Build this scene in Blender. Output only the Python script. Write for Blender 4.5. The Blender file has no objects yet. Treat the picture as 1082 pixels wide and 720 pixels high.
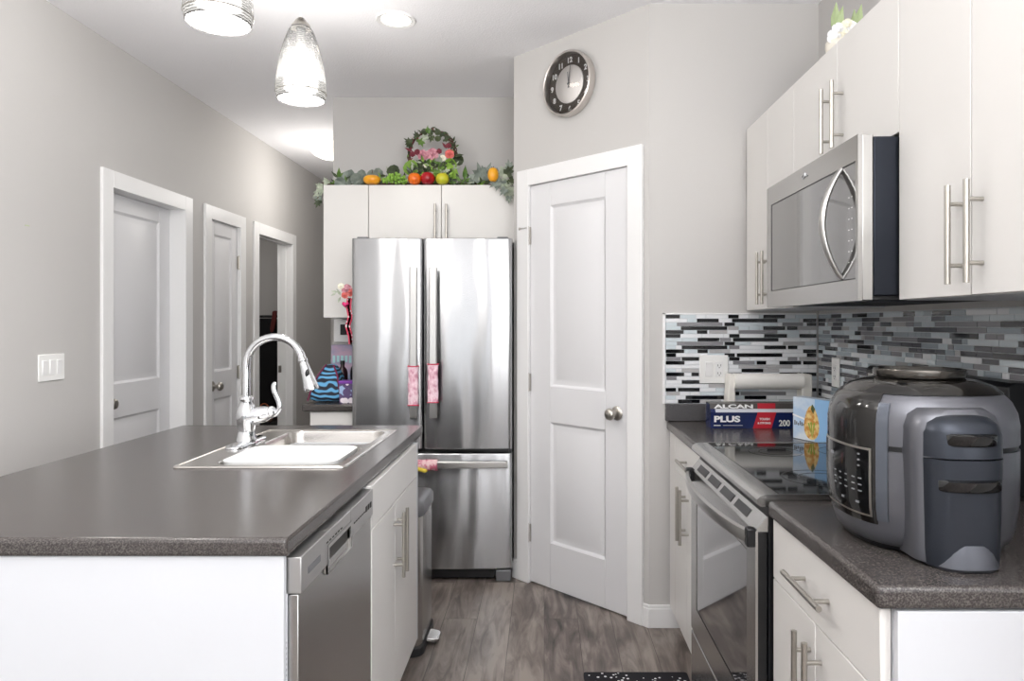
import bpy, bmesh, math, random
from mathutils import Vector, Matrix
R = math.radians
PI = math.pi
C = bpy.context.scene.collection
scene = bpy.context.scene

# ---------------------------------------------------------------- camera, world, lights, exposure
F = 745.0            # focal length in pixels of a 1082 x 720 frame
VX, VY = 575.0, 343.0
CH = 1.34            # camera height
cd = bpy.data.cameras.new('camera'); cam = bpy.data.objects.new('camera', cd); C.objects.link(cam)
cam.location = (0, 0, CH); cam.rotation_euler = (R(90), 0, 0)
cd.sensor_width = 36.0; cd.lens = F/1082*36.0
cd.shift_x = -(VX-541)/1082; cd.shift_y = -(360-VY)/1082
cd.clip_start = 0.02; cd.clip_end = 60
scene.camera = cam

w = bpy.data.worlds.new('sky'); scene.world = w; w.use_nodes = True
bgn = w.node_tree.nodes['Background']; bgn.inputs[0].default_value = (0.86, 0.93, 1.0, 1); bgn.inputs[1].default_value = 1.1

def area(name, loc, rot, sx, sy, power, col=(1, 1, 1)):
    l = bpy.data.lights.new(name, 'AREA'); l.shape = 'RECTANGLE'; l.size = sx; l.size_y = sy; l.energy = power; l.color = col
    o = bpy.data.objects.new(name, l); C.objects.link(o); o.location = loc; o.rotation_euler = rot
    return o
# daylight entering by the windows of the living room behind the camera
area('patio_window_daylight', (-1.25, -3.95, 1.15), (R(90), 0, 0), 1.5, 2.0, 9, (1, 0.985, 0.96))
area('rear_window_daylight', (0.95, -3.95, 1.45), (R(90), 0, 0), 1.3, 1.3, 4, (0.97, 0.985, 1.0))
area('side_window_daylight', (2.75, -1.5, 1.45), (R(90), 0, R(97)), 2.4, 1.5, 130, (0.97, 0.985, 1.0))
# added fill lights aimed up behind the camera, and the glow of the pendants and hall lamp
area('upward_fill', (0.2, -1.9, 1.3), (R(180), 0, 0), 2.6, 2.6, 60, (1, 0.99, 0.97))
area('upward_fill', (0.55, -0.35, 1.9), (R(150), 0, R(38)), 1.2, 0.7, 56, (1, 0.99, 0.97))
def point(name, loc, power, r=0.03, col=(1, 0.965, 0.92)):
    l = bpy.data.lights.new(name, 'POINT'); l.energy = power; l.shadow_soft_size = r; l.color = col
    o = bpy.data.objects.new(name, l); C.objects.link(o); o.location = loc
point('pendant_and_fill_glow', (-1.0, 2.9, 2.33), 13); point('pendant_and_fill_glow', (-1.0, 2.165, 2.33), 13); point('pendant_and_fill_glow', (-1.0, 1.43, 2.33), 13)  # the last one has no pendant, it is added fill light
point('hall_glow', (-1.66, 5.5, 2.35), 8, 0.15); point('side_room_fill', (-3.1, 5.6, 2.3), 7, 0.1)  # side room light is added to brighten it, no lamp stands there
scene.view_settings.view_transform = 'Standard'
scene.view_settings.look = 'None'
scene.view_settings.gamma = 1.0
scene.view_settings.use_curve_mapping = False
scene.view_settings.exposure = 0.44
scene.cycles.max_bounces = 10
scene.cycles.diffuse_bounces = 6
scene.cycles.glossy_bounces = 4
scene.cycles.transparent_max_bounces = 12
scene.cycles.caustics_reflective = False
scene.cycles.caustics_refractive = False
scene.cycles.sample_clamp_indirect = 4.0
scene.cycles.use_denoising = True

# ---------------------------------------------------------------- materials
def srgb(h):
    h = h.lstrip('#'); v = [int(h[i:i+2], 16)/255 for i in (0, 2, 4)]
    return tuple((c/12.92 if c <= 0.04045 else ((c+0.055)/1.055)**2.4) for c in v) + (1,)

def mat(name, col, rough=0.5, metal=0.0, spec=0.5, emit=None, es=0.0, coat=0.0, bump=None, noise=None, trans=0.0):
    """col: hex.  bump=(scale, strength[, stretch])  noise=(hex2, scale[, stretch, lo, hi])"""
    m = bpy.data.materials.new(name); m.use_nodes = True
    nt = m.node_tree; b = nt.nodes['Principled BSDF']
    b.inputs['Base Color'].default_value = srgb(col)
    b.inputs['Roughness'].default_value = rough
    b.inputs['Metallic'].default_value = metal
    b.inputs['Specular IOR Level'].default_value = spec
    b.inputs['Coat Weight'].default_value = coat
    b.inputs['Transmission Weight'].default_value = trans
    if emit:
        b.inputs['Emission Color'].default_value = srgb(emit); b.inputs['Emission Strength'].default_value = es
    m.diffuse_color = srgb(col)
    tc = None
    def coords(stretch):
        nonlocal tc
        if tc is None: tc = nt.nodes.new('ShaderNodeTexCoord')
        mp = nt.nodes.new('ShaderNodeMapping'); mp.inputs['Scale'].default_value = stretch
        nt.links.new(tc.outputs['Object'], mp.inputs['Vector']); return mp.outputs[0]
    if noise:
        n = nt.nodes.new('ShaderNodeTexNoise'); n.inputs['Scale'].default_value = noise[1]; n.inputs['Detail'].default_value = 5
        nt.links.new(coords(noise[2] if len(noise) > 2 else (1, 1, 1)), n.inputs['Vector'])
        r = nt.nodes.new('ShaderNodeValToRGB')
        r.color_ramp.elements[0].position = noise[3] if len(noise) > 3 else 0.35
        r.color_ramp.elements[1].position = noise[4] if len(noise) > 4 else 0.65
        r.color_ramp.elements[0].color = srgb(col); r.color_ramp.elements[1].color = srgb(noise[0])
        nt.links.new(n.outputs['Fac'], r.inputs[0]); nt.links.new(r.outputs[0], b.inputs['Base Color'])
    if bump:
        n = nt.nodes.new('ShaderNodeTexNoise'); n.inputs['Scale'].default_value = bump[0]; n.inputs['Detail'].default_value = 4
        nt.links.new(coords(bump[2] if len(bump) > 2 else (1, 1, 1)), n.inputs['Vector'])
        bp = nt.nodes.new('ShaderNodeBump'); bp.inputs['Strength'].default_value = bump[1]; bp.inputs['Distance'].default_value = 0.01
        nt.links.new(n.outputs['Fac'], bp.inputs['Height']); nt.links.new(bp.outputs[0], b.inputs['Normal'])
    return m

M = {}
M['wall'] = mat('wall_paint', '#c1bfbd', 0.6, bump=(180, 0.03))
M['ceiling'] = mat('ceiling_paint', '#f6f6f9', 0.9, bump=(120, 0.25))
M['trim'] = mat('white_trim_paint', '#ececec', 0.35)
M['door'] = mat('white_door_paint', '#e0e0e2', 0.4)
M['cab'] = mat('white_thermofoil', '#dfddda', 0.32)
M['cabw'] = mat('white_melamine', '#caccd0', 0.4)
M['gap'] = mat('dark_gap', '#3a3836', 0.8)
M['black'] = mat('black_plastic', '#101114', 0.35)
M['blackgloss'] = mat('black_gloss', '#0b0c0e', 0.08, coat=0.3)
M['nickel'] = mat('brushed_nickel', '#b9b5ae', 0.32, 1.0)
M['chrome'] = mat('chrome', '#dfe1e4', 0.07, 1.0)
M['counter'] = mat('speckled_laminate', '#363231', 0.22, spec=0.5, noise=('#625d5a', 330, (1, 1, 1), 0.42, 0.72), bump=(260, 0.03))
M['granite_edge'] = mat('speckled_laminate_upstand', '#3c3a3b', 0.4, noise=('#6c6b6e', 260, (1, 1, 1), 0.4, 0.8))
M['sink'] = mat('sink_steel', '#c9c6c2', 0.24, 1.0)
M['whiteplastic'] = mat('white_plastic', '#f0f0ee', 0.35)
M['glass_black'] = mat('black_ceramic_glass', '#08090a', 0.05, spec=0.5)
M['oven_glass'] = mat('oven_window_glass', '#2b2b2d', 0.06, spec=1.0, coat=1.0)
M['mw_glass'] = mat('microwave_window_glass', '#4b4a49', 0.08, spec=1.0, coat=1.0)
M['rubber'] = mat('dark_rubber', '#1d1d1f', 0.6)

def steel(name, col, rough, wave, wscale=(1.3, 1.0, 0.35), fine=0.02, aniso=0.0):
    m = mat(name, col, rough, 1.0)
    nt = m.node_tree; b = nt.nodes['Principled BSDF']
    tc = nt.nodes.new('ShaderNodeTexCoord')
    mp = nt.nodes.new('ShaderNodeMapping'); mp.inputs['Scale'].default_value = wscale
    n = nt.nodes.new('ShaderNodeTexNoise'); n.inputs['Scale'].default_value = 2.2; n.inputs['Detail'].default_value = 1.0
    nt.links.new(tc.outputs['Object'], mp.inputs['Vector']); nt.links.new(mp.outputs[0], n.inputs['Vector'])
    b1 = nt.nodes.new('ShaderNodeBump'); b1.inputs['Strength'].default_value = 1.0; b1.inputs['Distance'].default_value = wave
    nt.links.new(n.outputs['Fac'], b1.inputs['Height'])
    mp2 = nt.nodes.new('ShaderNodeMapping'); mp2.inputs['Scale'].default_value = (8, 8, 500)
    n2 = nt.nodes.new('ShaderNodeTexNoise'); n2.inputs['Scale'].default_value = 2.0
    nt.links.new(tc.outputs['Object'], mp2.inputs['Vector']); nt.links.new(mp2.outputs[0], n2.inputs['Vector'])
    b2 = nt.nodes.new('ShaderNodeBump'); b2.inputs['Strength'].default_value = fine; b2.inputs['Distance'].default_value = 0.002
    nt.links.new(n2.outputs['Fac'], b2.inputs['Height']); nt.links.new(b1.outputs[0], b2.inputs['Normal'])
    nt.links.new(b2.outputs[0], b.inputs['Normal'])
    if aniso:
        tg = nt.nodes.new('ShaderNodeTangent'); tg.direction_type = 'RADIAL'; tg.axis = 'Z'
        nt.links.new(tg.outputs[0], b.inputs['Tangent']); b.inputs['Anisotropic'].default_value = aniso; b.inputs['Anisotropic Rotation'].default_value = 0.25
    return m
M['steel'] = steel('fridge_steel', '#b2b3b5', 0.27, 0.03, wscale=(2.6, 1.0, 0.5), aniso=0.85)
M['steel_flat'] = steel('appliance_steel', '#b9b8b6', 0.26, 0.003)
M['steel_light'] = mat('steel_trim', '#bdbcba', 0.3, 1.0)
M['steel_dark'] = steel('black_stainless_side', '#33363d', 0.38, 0.003)
M['fridge_side'] = mat('fridge_side_grey', '#6f7073', 0.45, 0.3)

def plank_floor():
    m = bpy.data.materials.new('grey_wood_planks'); m.use_nodes = True
    nt = m.node_tree; b = nt.nodes['Principled BSDF']; L = nt.links.new
    tc = nt.nodes.new('ShaderNodeTexCoord'); sep = nt.nodes.new('ShaderNodeSeparateXYZ'); cmb = nt.nodes.new('ShaderNodeCombineXYZ')
    L(tc.outputs['Object'], sep.inputs[0]); L(sep.outputs['Y'], cmb.inputs['X']); L(sep.outputs['X'], cmb.inputs['Y'])
    br = nt.nodes.new('ShaderNodeTexBrick'); L(cmb.outputs[0], br.inputs['Vector'])
    br.inputs['Scale'].default_value = 1.0; br.inputs['Brick Width'].default_value = 1.22; br.inputs['Row Height'].default_value = 0.152
    br.inputs['Mortar Size'].default_value = 0.0012; br.inputs['Mortar Smooth'].default_value = 0.2; br.offset = 0.37; br.offset_frequency = 3
    br.inputs['Color1'].default_value = (0, 0, 0, 1); br.inputs['Color2'].default_value = (1, 1, 1, 1); br.inputs['Mortar'].default_value = (0.5, 0.5, 0.5, 1)
    # grain: stretched noise, shifted per plank
    sc = nt.nodes.new('ShaderNodeVectorMath'); sc.operation = 'MULTIPLY_ADD'
    L(br.outputs['Color'], sc.inputs[0]); sc.inputs[1].default_value = (7, 3, 5)
    mp = nt.nodes.new('ShaderNodeMapping'); mp.inputs['Scale'].default_value = (3.0, 0.42, 1); L(tc.outputs['Object'], mp.inputs['Vector']); L(mp.outputs[0], sc.inputs[2])
    n = nt.nodes.new('ShaderNodeTexNoise'); n.inputs['Scale'].default_value = 6; n.inputs['Detail'].default_value = 8; n.inputs['Roughness'].default_value = 0.62; n.inputs['Distortion'].default_value = 1.1
    L(sc.outputs[0], n.inputs['Vector'])
    mp2 = nt.nodes.new('ShaderNodeMapping'); mp2.inputs['Scale'].default_value = (2.2, 1.1, 1); L(tc.outputs['Object'], mp2.inputs['Vector'])
    n2 = nt.nodes.new('ShaderNodeTexNoise'); n2.inputs['Scale'].default_value = 3.2; n2.inputs['Detail'].default_value = 2; L(mp2.outputs[0], n2.inputs['Vector'])
    mx = nt.nodes.new('ShaderNodeMath'); mx.operation = 'MULTIPLY_ADD'; L(n2.outputs['Fac'], mx.inputs[0]); mx.inputs[1].default_value = 0.5
    L(n.outputs['Fac'], mx.inputs[2])
    mx2 = nt.nodes.new('ShaderNodeMath'); mx2.operation = 'MULTIPLY_ADD'; L(br.outputs['Color'], mx2.inputs[0]); mx2.inputs[1].default_value = 0.17; L(mx.outputs[0], mx2.inputs[2])
    r = nt.nodes.new('ShaderNodeValToRGB'); L(mx2.outputs[0], r.inputs[0])
    r.color_ramp.elements[0].position = 0.55; r.color_ramp.elements[0].color = srgb('#302a27')
    r.color_ramp.elements[1].position = 1.0; r.color_ramp.elements[1].color = srgb('#948a82')
    e = r.color_ramp.elements.new(0.78); e.color = srgb('#675d58')
    mm = nt.nodes.new('ShaderNodeMixRGB'); L(br.outputs['Fac'], mm.inputs[0]); L(r.outputs[0], mm.inputs[1]); mm.inputs[2].default_value = srgb('#38322f')
    L(mm.outputs[0], b.inputs['Base Color']); b.inputs['Roughness'].default_value = 0.33
    bp = nt.nodes.new('ShaderNodeBump'); bp.inputs['Strength'].default_value = 0.15; bp.inputs['Distance'].default_value = 0.004
    L(n.outputs['Fac'], bp.inputs['Height']); L(bp.outputs[0], b.inputs['Normal'])
    return m
M['floor'] = plank_floor()

def stripes(name, c1, c2, scale, axis='Z', dist=2.0, rough=0.7, lo=0.4, hi=0.6):
    m = bpy.data.materials.new(name); m.use_nodes = True; nt = m.node_tree; b = nt.nodes['Principled BSDF']
    tc = nt.nodes.new('ShaderNodeTexCoord'); wv = nt.nodes.new('ShaderNodeTexWave'); wv.bands_direction = axis
    wv.inputs['Scale'].default_value = scale; wv.inputs['Distortion'].default_value = dist; wv.inputs['Detail'].default_value = 1
    wv.inputs['Detail Scale'].default_value = 1.2
    nt.links.new(tc.outputs['Object'], wv.inputs['Vector'])
    r = nt.nodes.new('ShaderNodeValToRGB'); r.color_ramp.elements[0].position = lo; r.color_ramp.elements[1].position = hi
    r.color_ramp.elements[0].color = srgb(c1); r.color_ramp.elements[1].color = srgb(c2)
    nt.links.new(wv.outputs['Fac'], r.inputs[0]); nt.links.new(r.outputs[0], b.inputs['Base Color']); b.inputs['Roughness'].default_value = rough
    return m

def spots(name, base, spot, scale, thr=0.35, rough=0.8, third=None):
    m = bpy.data.materials.new(name); m.use_nodes = True; nt = m.node_tree; b = nt.nodes['Principled BSDF']
    tc = nt.nodes.new('ShaderNodeTexCoord'); v = nt.nodes.new('ShaderNodeTexVoronoi'); v.inputs['Scale'].default_value = scale
    nt.links.new(tc.outputs['Object'], v.inputs['Vector'])
    r = nt.nodes.new('ShaderNodeValToRGB'); r.color_ramp.interpolation = 'CONSTANT'
    r.color_ramp.elements[0].position = 0; r.color_ramp.elements[0].color = srgb(spot)
    r.color_ramp.elements[1].position = thr; r.color_ramp.elements[1].color = srgb(base)
    if third: e = r.color_ramp.elements.new(min(0.95, thr*1.7)); e.color = srgb(third)
    nt.links.new(v.outputs['Distance'], r.inputs[0]); nt.links.new(r.outputs[0], b.inputs['Base Color']); b.inputs['Roughness'].default_value = rough
    return m

# ---------------------------------------------------------------- mesh helpers
class MB:
    def __init__(s): s.v = []; s.f = []; s.mi = []; s.T = Matrix.Identity(4)
    def add(s, vs, fs, mi=0):
        o = len(s.v); s.v += [s.T @ Vector(p) for p in vs]
        s.f += [tuple(i+o for i in f) for f in fs]; s.mi += [mi]*len(fs); return s
    def box(s, x0, x1, y0, y1, z0, z1, mi=0):
        if x0 > x1: x0, x1 = x1, x0
        if y0 > y1: y0, y1 = y1, y0
        if z0 > z1: z0, z1 = z1, z0
        vs = [(x, y, z) for z in (z0, z1) for y in (y0, y1) for x in (x0, x1)]
        return s.add(vs, [(0, 2, 3, 1), (4, 5, 7, 6), (0, 1, 5, 4), (2, 6, 7, 3), (0, 4, 6, 2), (1, 3, 7, 5)], mi)
    def rings(s, rs, mi=0, cap0=True, cap1=True, close=True):
        n = len(rs[0]); vs = [p for r in rs for p in r]; fs = []
        for i in range(len(rs)-1):
            for j in range(n if close else n-1):
                k = (j+1) % n
                fs.append((i*n+j, i*n+k, (i+1)*n+k, (i+1)*n+j))
        if cap0: fs.append(tuple(reversed(range(n))))
        if cap1: fs.append(tuple(range((len(rs)-1)*n, len(rs)*n)))
        return s.add(vs, fs, mi)
    def lathe(s, prof, c=(0, 0, 0), n=32, mi=0, axis='Z', cap0=False, cap1=False):
        rs = []
        for r, h in prof:
            ring = []
            for k in range(n):
                a = 2*PI*k/n; p, q = r*math.cos(a), r*math.sin(a)
                v = {'Z': (p, q, h), 'Y': (p, -h, q), 'X': (h, p, q)}[axis]   # Y axis: h positive runs to -Y
                ring.append((c[0]+v[0], c[1]+v[1], c[2]+v[2]))
            rs.append(ring)
        return s.rings(rs, mi, cap0, cap1)
    def tube(s, pts, r, n=12, mi=0, flat=1.0, up=None):
        pts = [Vector(p) for p in pts]; rs = []; prev = None
        for i, p in enumerate(pts):
            d = (pts[min(i+1, len(pts)-1)] - pts[max(i-1, 0)]).normalized()
            if prev is None:
                a = Vector(up) if up else (Vector((0, 0, 1)) if abs(d.z) < 0.9 else Vector((1, 0, 0)))
            else: a = prev
            u = (a - d*a.dot(d)).normalized(); prev = u; v = d.cross(u)
            rr = r[i] if isinstance(r, (list, tuple)) else r
            rs.append([p + u*(rr*math.cos(2*PI*k/n)) + v*(rr*flat*math.sin(2*PI*k/n)) for k in range(n)])
        return s.rings(rs, mi)
    def poly(s, outline, h0, h1, mi=0, plane='XY'):
        """extrude a 2-D outline between h0 and h1"""
        def P(a, b, h): return {'XY': (a, b, h), 'XZ': (a, h, b), 'YZ': (h, a, b)}[plane]
        return s.rings([[P(a, b, h0) for a, b in outline], [P(a, b, h1) for a, b in outline]], mi)
    def sphere(s, c, r, n=16, m=10, mi=0, sc=(1, 1, 1)):
        rs = []
        for i in range(1, m):
            t = PI*i/m
            rs.append([(c[0]+sc[0]*r*math.sin(t)*math.cos(2*PI*k/n), c[1]+sc[1]*r*math.sin(t)*math.sin(2*PI*k/n), c[2]-sc[2]*r*math.cos(t)) for k in range(n)])
        o = len(s.v); s.rings(rs, mi, False, False)
        b = len(s.v); s.v += [s.T @ Vector((c[0], c[1], c[2]-sc[2]*r)), s.T @ Vector((c[0], c[1], c[2]+sc[2]*r))]
        for k in range(n):
            s.f.append((b, o+(k+1) % n, o+k)); s.mi.append(mi)
            s.f.append((b+1, o+(m-2)*n+k, o+(m-2)*n+(k+1) % n)); s.mi.append(mi)
        return s
    def build(s, name, mats, parent=None, smooth=None, bevel=0, seg=2, sub=0, label=None):
        me = bpy.data.meshes.new(name)
        inv = world(parent).inverted() if parent else Matrix.Identity(4)
        me.from_pydata([inv @ p for p in s.v], [], s.f)
        mats = mats if isinstance(mats, (list, tuple)) else [mats]
        for m in mats: me.materials.append(M[m] if isinstance(m, str) else m)
        for p, i in zip(me.polygons, s.mi): p.material_index = i
        bm = bmesh.new(); bm.from_mesh(me); bmesh.ops.recalc_face_normals(bm, faces=bm.faces); bm.to_mesh(me); bm.free()
        if smooth is not None or bevel:
            me.shade_smooth(); me.set_sharp_from_angle(angle=R(smooth or 35))
        o = bpy.data.objects.new(name, me); C.objects.link(o)
        if parent: o.parent = parent
        if bevel:
            md = o.modifiers.new('bevel', 'BEVEL'); md.width = bevel; md.segments = seg; md.limit_method = 'ANGLE'; md.angle_limit = R(40)
        if sub:
            md = o.modifiers.new('sub', 'SUBSURF'); md.levels = sub; md.render_levels = sub
        if label: o['label'] = label
        return o

def world(o):
    m = Matrix.Identity(4)
    chain = []
    while o: chain.append(o); o = o.parent
    for q in reversed(chain): m = m @ Matrix.LocRotScale(q.location, q.rotation_euler, None)
    return m
def thing(name, label, cat, loc=(0, 0, 0), rz=0, group=None):
    o = bpy.data.objects.new(name, None); C.objects.link(o); o.empty_display_size = 0.05
    o.location = loc; o.rotation_euler = (0, 0, rz)
    return tag(o, label, cat, group)
def tag(o, label, cat, group=None):
    o['label'] = label; o['category'] = cat
    if o.type == 'MESH' and o.parent is None and o.location.length < 1e-6:
        vs = [v.co for v in o.data.vertices]
        c = Vector(((min(v.x for v in vs)+max(v.x for v in vs))/2, (min(v.y for v in vs)+max(v.y for v in vs))/2, min(v.z for v in vs)))
        o.data.transform(Matrix.Translation(-c)); o.location = c
    if group: o['group'] = group
    return o
def structure(o, label=None):
    o['kind'] = 'structure'
    if label: o['label'] = label
    return o
def copy_tree(o, parent=None):
    c = o.copy(); C.objects.link(c)
    if parent: c.parent = parent
    for ch in o.children: copy_tree(ch, c)
    return c
def text(s_, size, T, material, name, parent=None, depth=0.0006, align='LEFT', xs=1.0, bold=0.0):
    cu = bpy.data.curves.new(name, 'FONT'); cu.body = s_; cu.size = size; cu.extrude = depth; cu.align_x = align; cu.offset = bold
    tmp = bpy.data.objects.new(name, cu); C.objects.link(tmp)
    dg = bpy.context.evaluated_depsgraph_get(); me = bpy.data.meshes.new_from_object(tmp.evaluated_get(dg))
    bpy.data.objects.remove(tmp); bpy.data.curves.remove(cu)
    me.transform((world(parent).inverted() if parent else Matrix.Identity(4)) @ T @ Matrix.Diagonal((xs, 1, 1, 1)))
    me.materials.clear(); me.materials.append(M[material] if isinstance(material, str) else material)
    o = bpy.data.objects.new(name, me); C.objects.link(o)
    if parent: o.parent = parent
    return o
def frame_matrix(o, u, v):
    u = Vector(u).normalized(); v = Vector(v).normalized(); n = u.cross(v)
    m = Matrix((u, v, n)).transposed().to_4x4(); m.translation = Vector(o); return m

# ================================================================= room shell
XL, XR, CEIL = -2.18, 1.215, 2.76
YB = 3.12                      # short wall at the end of the counter
C2 = (-0.161, 3.746)           # far corner of the angled pantry wall
C1 = (0.465, 3.12)             # near corner of it
YA = 4.41                      # wall behind the refrigerator
XH = -1.32                     # hall side of that wall
DH = 2.035                     # height of the door openings

structure(MB().box(-4.2, 3.0, -4.2, 7.6, -0.1, 0).build('floor', 'floor'))
structure(MB().box(-4.2, 3.0, -4.2, 7.6, CEIL, CEIL+0.1).build('ceiling', 'ceiling'))
OPEN = [(3.54, 4.265), (4.59, 5.04), (5.355, 6.08)]
b = MB(); y = -4.0
for a0, a1 in OPEN:
    b.box(-2.30, XL, y, a0, 0, CEIL); b.box(-2.30, XL, a0, a1, DH, CEIL); y = a1
b.box(-2.30, XL, y, 7.3, 0, CEIL)
structure(b.build('wall_left', 'wall'))
structure(MB().box(XR, XR+0.12, 0.42, YB+0.12, 0, CEIL).build('wall_right', 'wall'))
structure(MB().box(C1[0], XR, YB, YB+0.12, 0, CEIL).build('wall_back', 'wall'))
structure(MB().box(XH, -0.161, YA, YA+0.12, 0, CEIL).box(XH, XH+0.12, YA+0.12, 7.2, 0, CEIL).build('wall_alcove', 'wall'))
structure(MB().box(-0.161, -0.041, 3.80, YA+0.12, 0, CEIL).build('wall_fridge_side', 'wall'))
structure(MB().box(-2.30, XH+0.12, 7.2, 7.32, 0, CEIL).build('wall_hall_end', 'wall'))
structure(MB().box(-4.1, -2.30, 7.25, 7.37, 0, CEIL).box(-4.1, -3.98, 4.9, 7.25, 0, CEIL).box(-4.1, -2.30, 4.86, 4.98, 0, CEIL).build('wall_side_room', 'wall'))
# living room behind the camera with its windows
b = MB()
b.box(-2.30, -2.0, -4.12, -4.0, 0, CEIL).box(-2.0, -0.5, -4.12, -4.0, 2.15, CEIL).box(-0.5, 0.3, -4.12, -4.0, 0, CEIL)
b.box(0.3, 1.6, -4.12, -4.0, 0, 0.8).box(0.3, 1.6, -4.12, -4.0, 2.1, CEIL).box(1.6, 2.92, -4.12, -4.0, 0, CEIL)
structure(b.build('wall_rear', 'wall'))
b = MB()
b.box(2.8, 2.92, -4.0, -2.7, 0, CEIL).box(2.8, 2.92, -2.7, -0.3, 0, 0.7).box(2.8, 2.92, -2.7, -0.3, 2.2, CEIL).box(2.8, 2.92, -0.3, 0.42, 0, CEIL)
b.box(XR+0.12, 2.8, 0.30, 0.42, 0, CEIL)
structure(b.build('wall_side', 'wall'))
def window_frame(n, x0, x1, z0, z1, y):
    b = MB(); t = 0.06
    b.box(x0, x1, y, y+0.1, z0, z0+t).box(x0, x1, y, y+0.1, z1-t, z1).box(x0, x0+t, y, y+0.1, z0, z1).box(x1-t, x1, y, y+0.1, z0, z1)
    b.box((x0+x1)/2-t/2, (x0+x1)/2+t/2, y, y+0.1, z0, z1)
    structure(b.build('window_%d' % n, 'trim'))
window_frame(1, -2.0, -0.5, 0.0, 2.15, -4.11); window_frame(2, 0.3, 1.6, 0.8, 2.1, -4.11)

# angled pantry wall, local frame: u along the wall, n towards the kitchen
u45 = Vector((0.70711, -0.70711, 0)); n45 = Vector((-0.70711, -0.70711, 0))
PW = Matrix(((u45.x, -n45.x, 0, C2[0]), (u45.y, -n45.y, 0, C2[1]), (0, 0, 1, 0), (0, 0, 0, 1)))   # local x = along, y = into wall, z up
WL = 0.8855
D0, D1, DT = 0.118, 0.778, 2.065
b = MB(); b.T = PW
b.box(0, D0, 0, 0.11, 0, CEIL).box(D1, WL, 0, 0.11, 0, CEIL).box(D0, D1, 0, 0.11, DT, CEIL)
structure(b.build('wall_pantry', 'wall'))
b = MB(); b.T = PW; b.box(D0-0.05, D1+0.05, 0.6, 0.62, 0, CEIL); structure(b.build('wall_pantry_inside', 'wall'))

# ---------------------------------------------------------------- panel doors
def door_slab(b, w, h, t=0.035, panels=((0.235, 0.845), (1.025, 1.94)), mg=0.135, z0=0.008):
    """door in local XZ, face at y=0 looking to -y"""
    xs = [0, mg, w-mg, w]; 
    zs = [z0]; 
    for p in panels: zs += [p[0], p[1]]
    zs.append(h)
    b.box(0, w, 0.012, t, z0, h)
    b.box(0, mg, 0, 0.012, z0, h).box(w-mg, w, 0, 0.012, z0, h)
    for i in range(0, len(zs), 2): b.box(mg, w-mg, 0, 0.012, zs[i], zs[i+1])
    for p0, p1 in panels:
        def ring(ins, d): return [(mg+ins, d, p0+ins), (w-mg-ins, d, p0+ins), (w-mg-ins, d, p1-ins), (mg+ins, d, p1-ins)]
        b.rings([ring(0, 0), ring(0.012, 0.0105), ring(0.026, 0.0105), ring(0.046, 0.003)], 0, False, True)
    return b
def knob(parent, T, name='door_knob'):
    b = MB(); b.T = T
    b.lathe([(0.0, 0), (0.032, 0), (0.033, 0.004), (0.028, 0.009), (0.013, 0.012), (0.011, 0.03), (0.017, 0.036), (0.026, 0.044), (0.0285, 0.053), (0.026, 0.062), (0.017, 0.069), (0.0, 0.071)], (0, 0, 0), 24, 0, 'Y')
    return b.build(name, 'nickel', parent, smooth=50)
def hinge(parent, T):
    b = MB(); b.T = T
    b.box(-0.012, 0.012, -0.004, 0.002, -0.045, 0.045)
    b.tube([(0, -0.009, -0.05), (0, -0.009, 0.05)], 0.0065, 10)
    return b.build('hinge', 'nickel', parent, smooth=40)

# pantry door
pd = thing('door_4', '', '', tuple((PW @ Vector((D0, 0, 0)))), -PI/4); del pd['label']; del pd['category']
structure(pd, 'white two-panel pantry door on the angled wall beside the refrigerator')
b = MB(); b.T = PW @ Matrix.Translation((D0+0.004, 0.004, 0)); door_slab(b, D1-D0-0.008, DT-0.006, mg=0.146)
b.build('door_slab', 'door', pd, bevel=0.0015, seg=1)
knob(pd, PW @ Matrix.Translation((0.70, 0.004, 0.93)))
for z in (0.26, 1.04, 1.80): hinge(pd, PW @ Matrix.Translation((D0, 0.0, z)))
b = MB(); b.T = PW @ Matrix.Translation((D0, -0.012, 1.84)); b.box(-0.055, 0.0, -0.004, 0.004, -0.004, 0.004).sphere((-0.058, 0, 0), 0.009, 10, 8)
b.build('hinge_stop', 'nickel', pd, smooth=40)
def casing(n, T, a0, a1, top, wd=0.075, th=0.016, depth=0.11, left=None):
    """door casing round an opening; local y=0 is the wall face, -y towards the room"""
    l = left or wd
    b = MB(); b.T = T
    b.box(a0-l, a0+0.006, -th, 0, 0, top+wd).box(a1-0.006, a1+wd, -th, 0, 0, top+wd).box(a0+0.006, a1-0.006, -th, 0, top-0.006, top+wd)
    b.box(a0-0.001, a0+0.003, 0, depth, 0, top).box(a1-0.003, a1+0.001, 0, depth, 0, top).box(a0, a1, 0, depth, top-0.003, top+0.001)
    structure(b.build('trim_%d' % n, 'trim', bevel=0.004))
casing(1, PW, D0, D1, DT, 0.078, left=0.078, depth=0.05)

# left wall doors: local x runs along +Y, local y runs into the wall (-X)
LW = Matrix(((0, -1, 0, XL), (1, 0, 0, 0), (0, 0, 1, 0), (0, 0, 0, 1)))
for i, (a0, a1) in enumerate(OPEN): casing(2+i, LW, a0, a1, DH, 0.08, depth=0.12)
def left_door(n, a0, a1, dep, knob_at, lab, hinges):
    T = LW @ Matrix.Translation((a0+0.004, dep, 0))
    d = thing('door_%d' % n, '', '', tuple(T.translation), PI/2); del d['label']; del d['category']; structure(d, lab)
    b = MB(); b.T = T; wdt = a1-a0-0.008
    door_slab(b, wdt, DH-0.005, mg=0.115 if wdt > 0.6 else 0.09)
    b.build('door_slab', 'door', d, bevel=0.0015, seg=1)
    knob(d, LW @ Matrix.Translation((knob_at, dep, 0.93)))
    for z in hinges: hinge(d, LW @ Matrix.Translation((a1-0.004, dep-0.004, z)))
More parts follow.
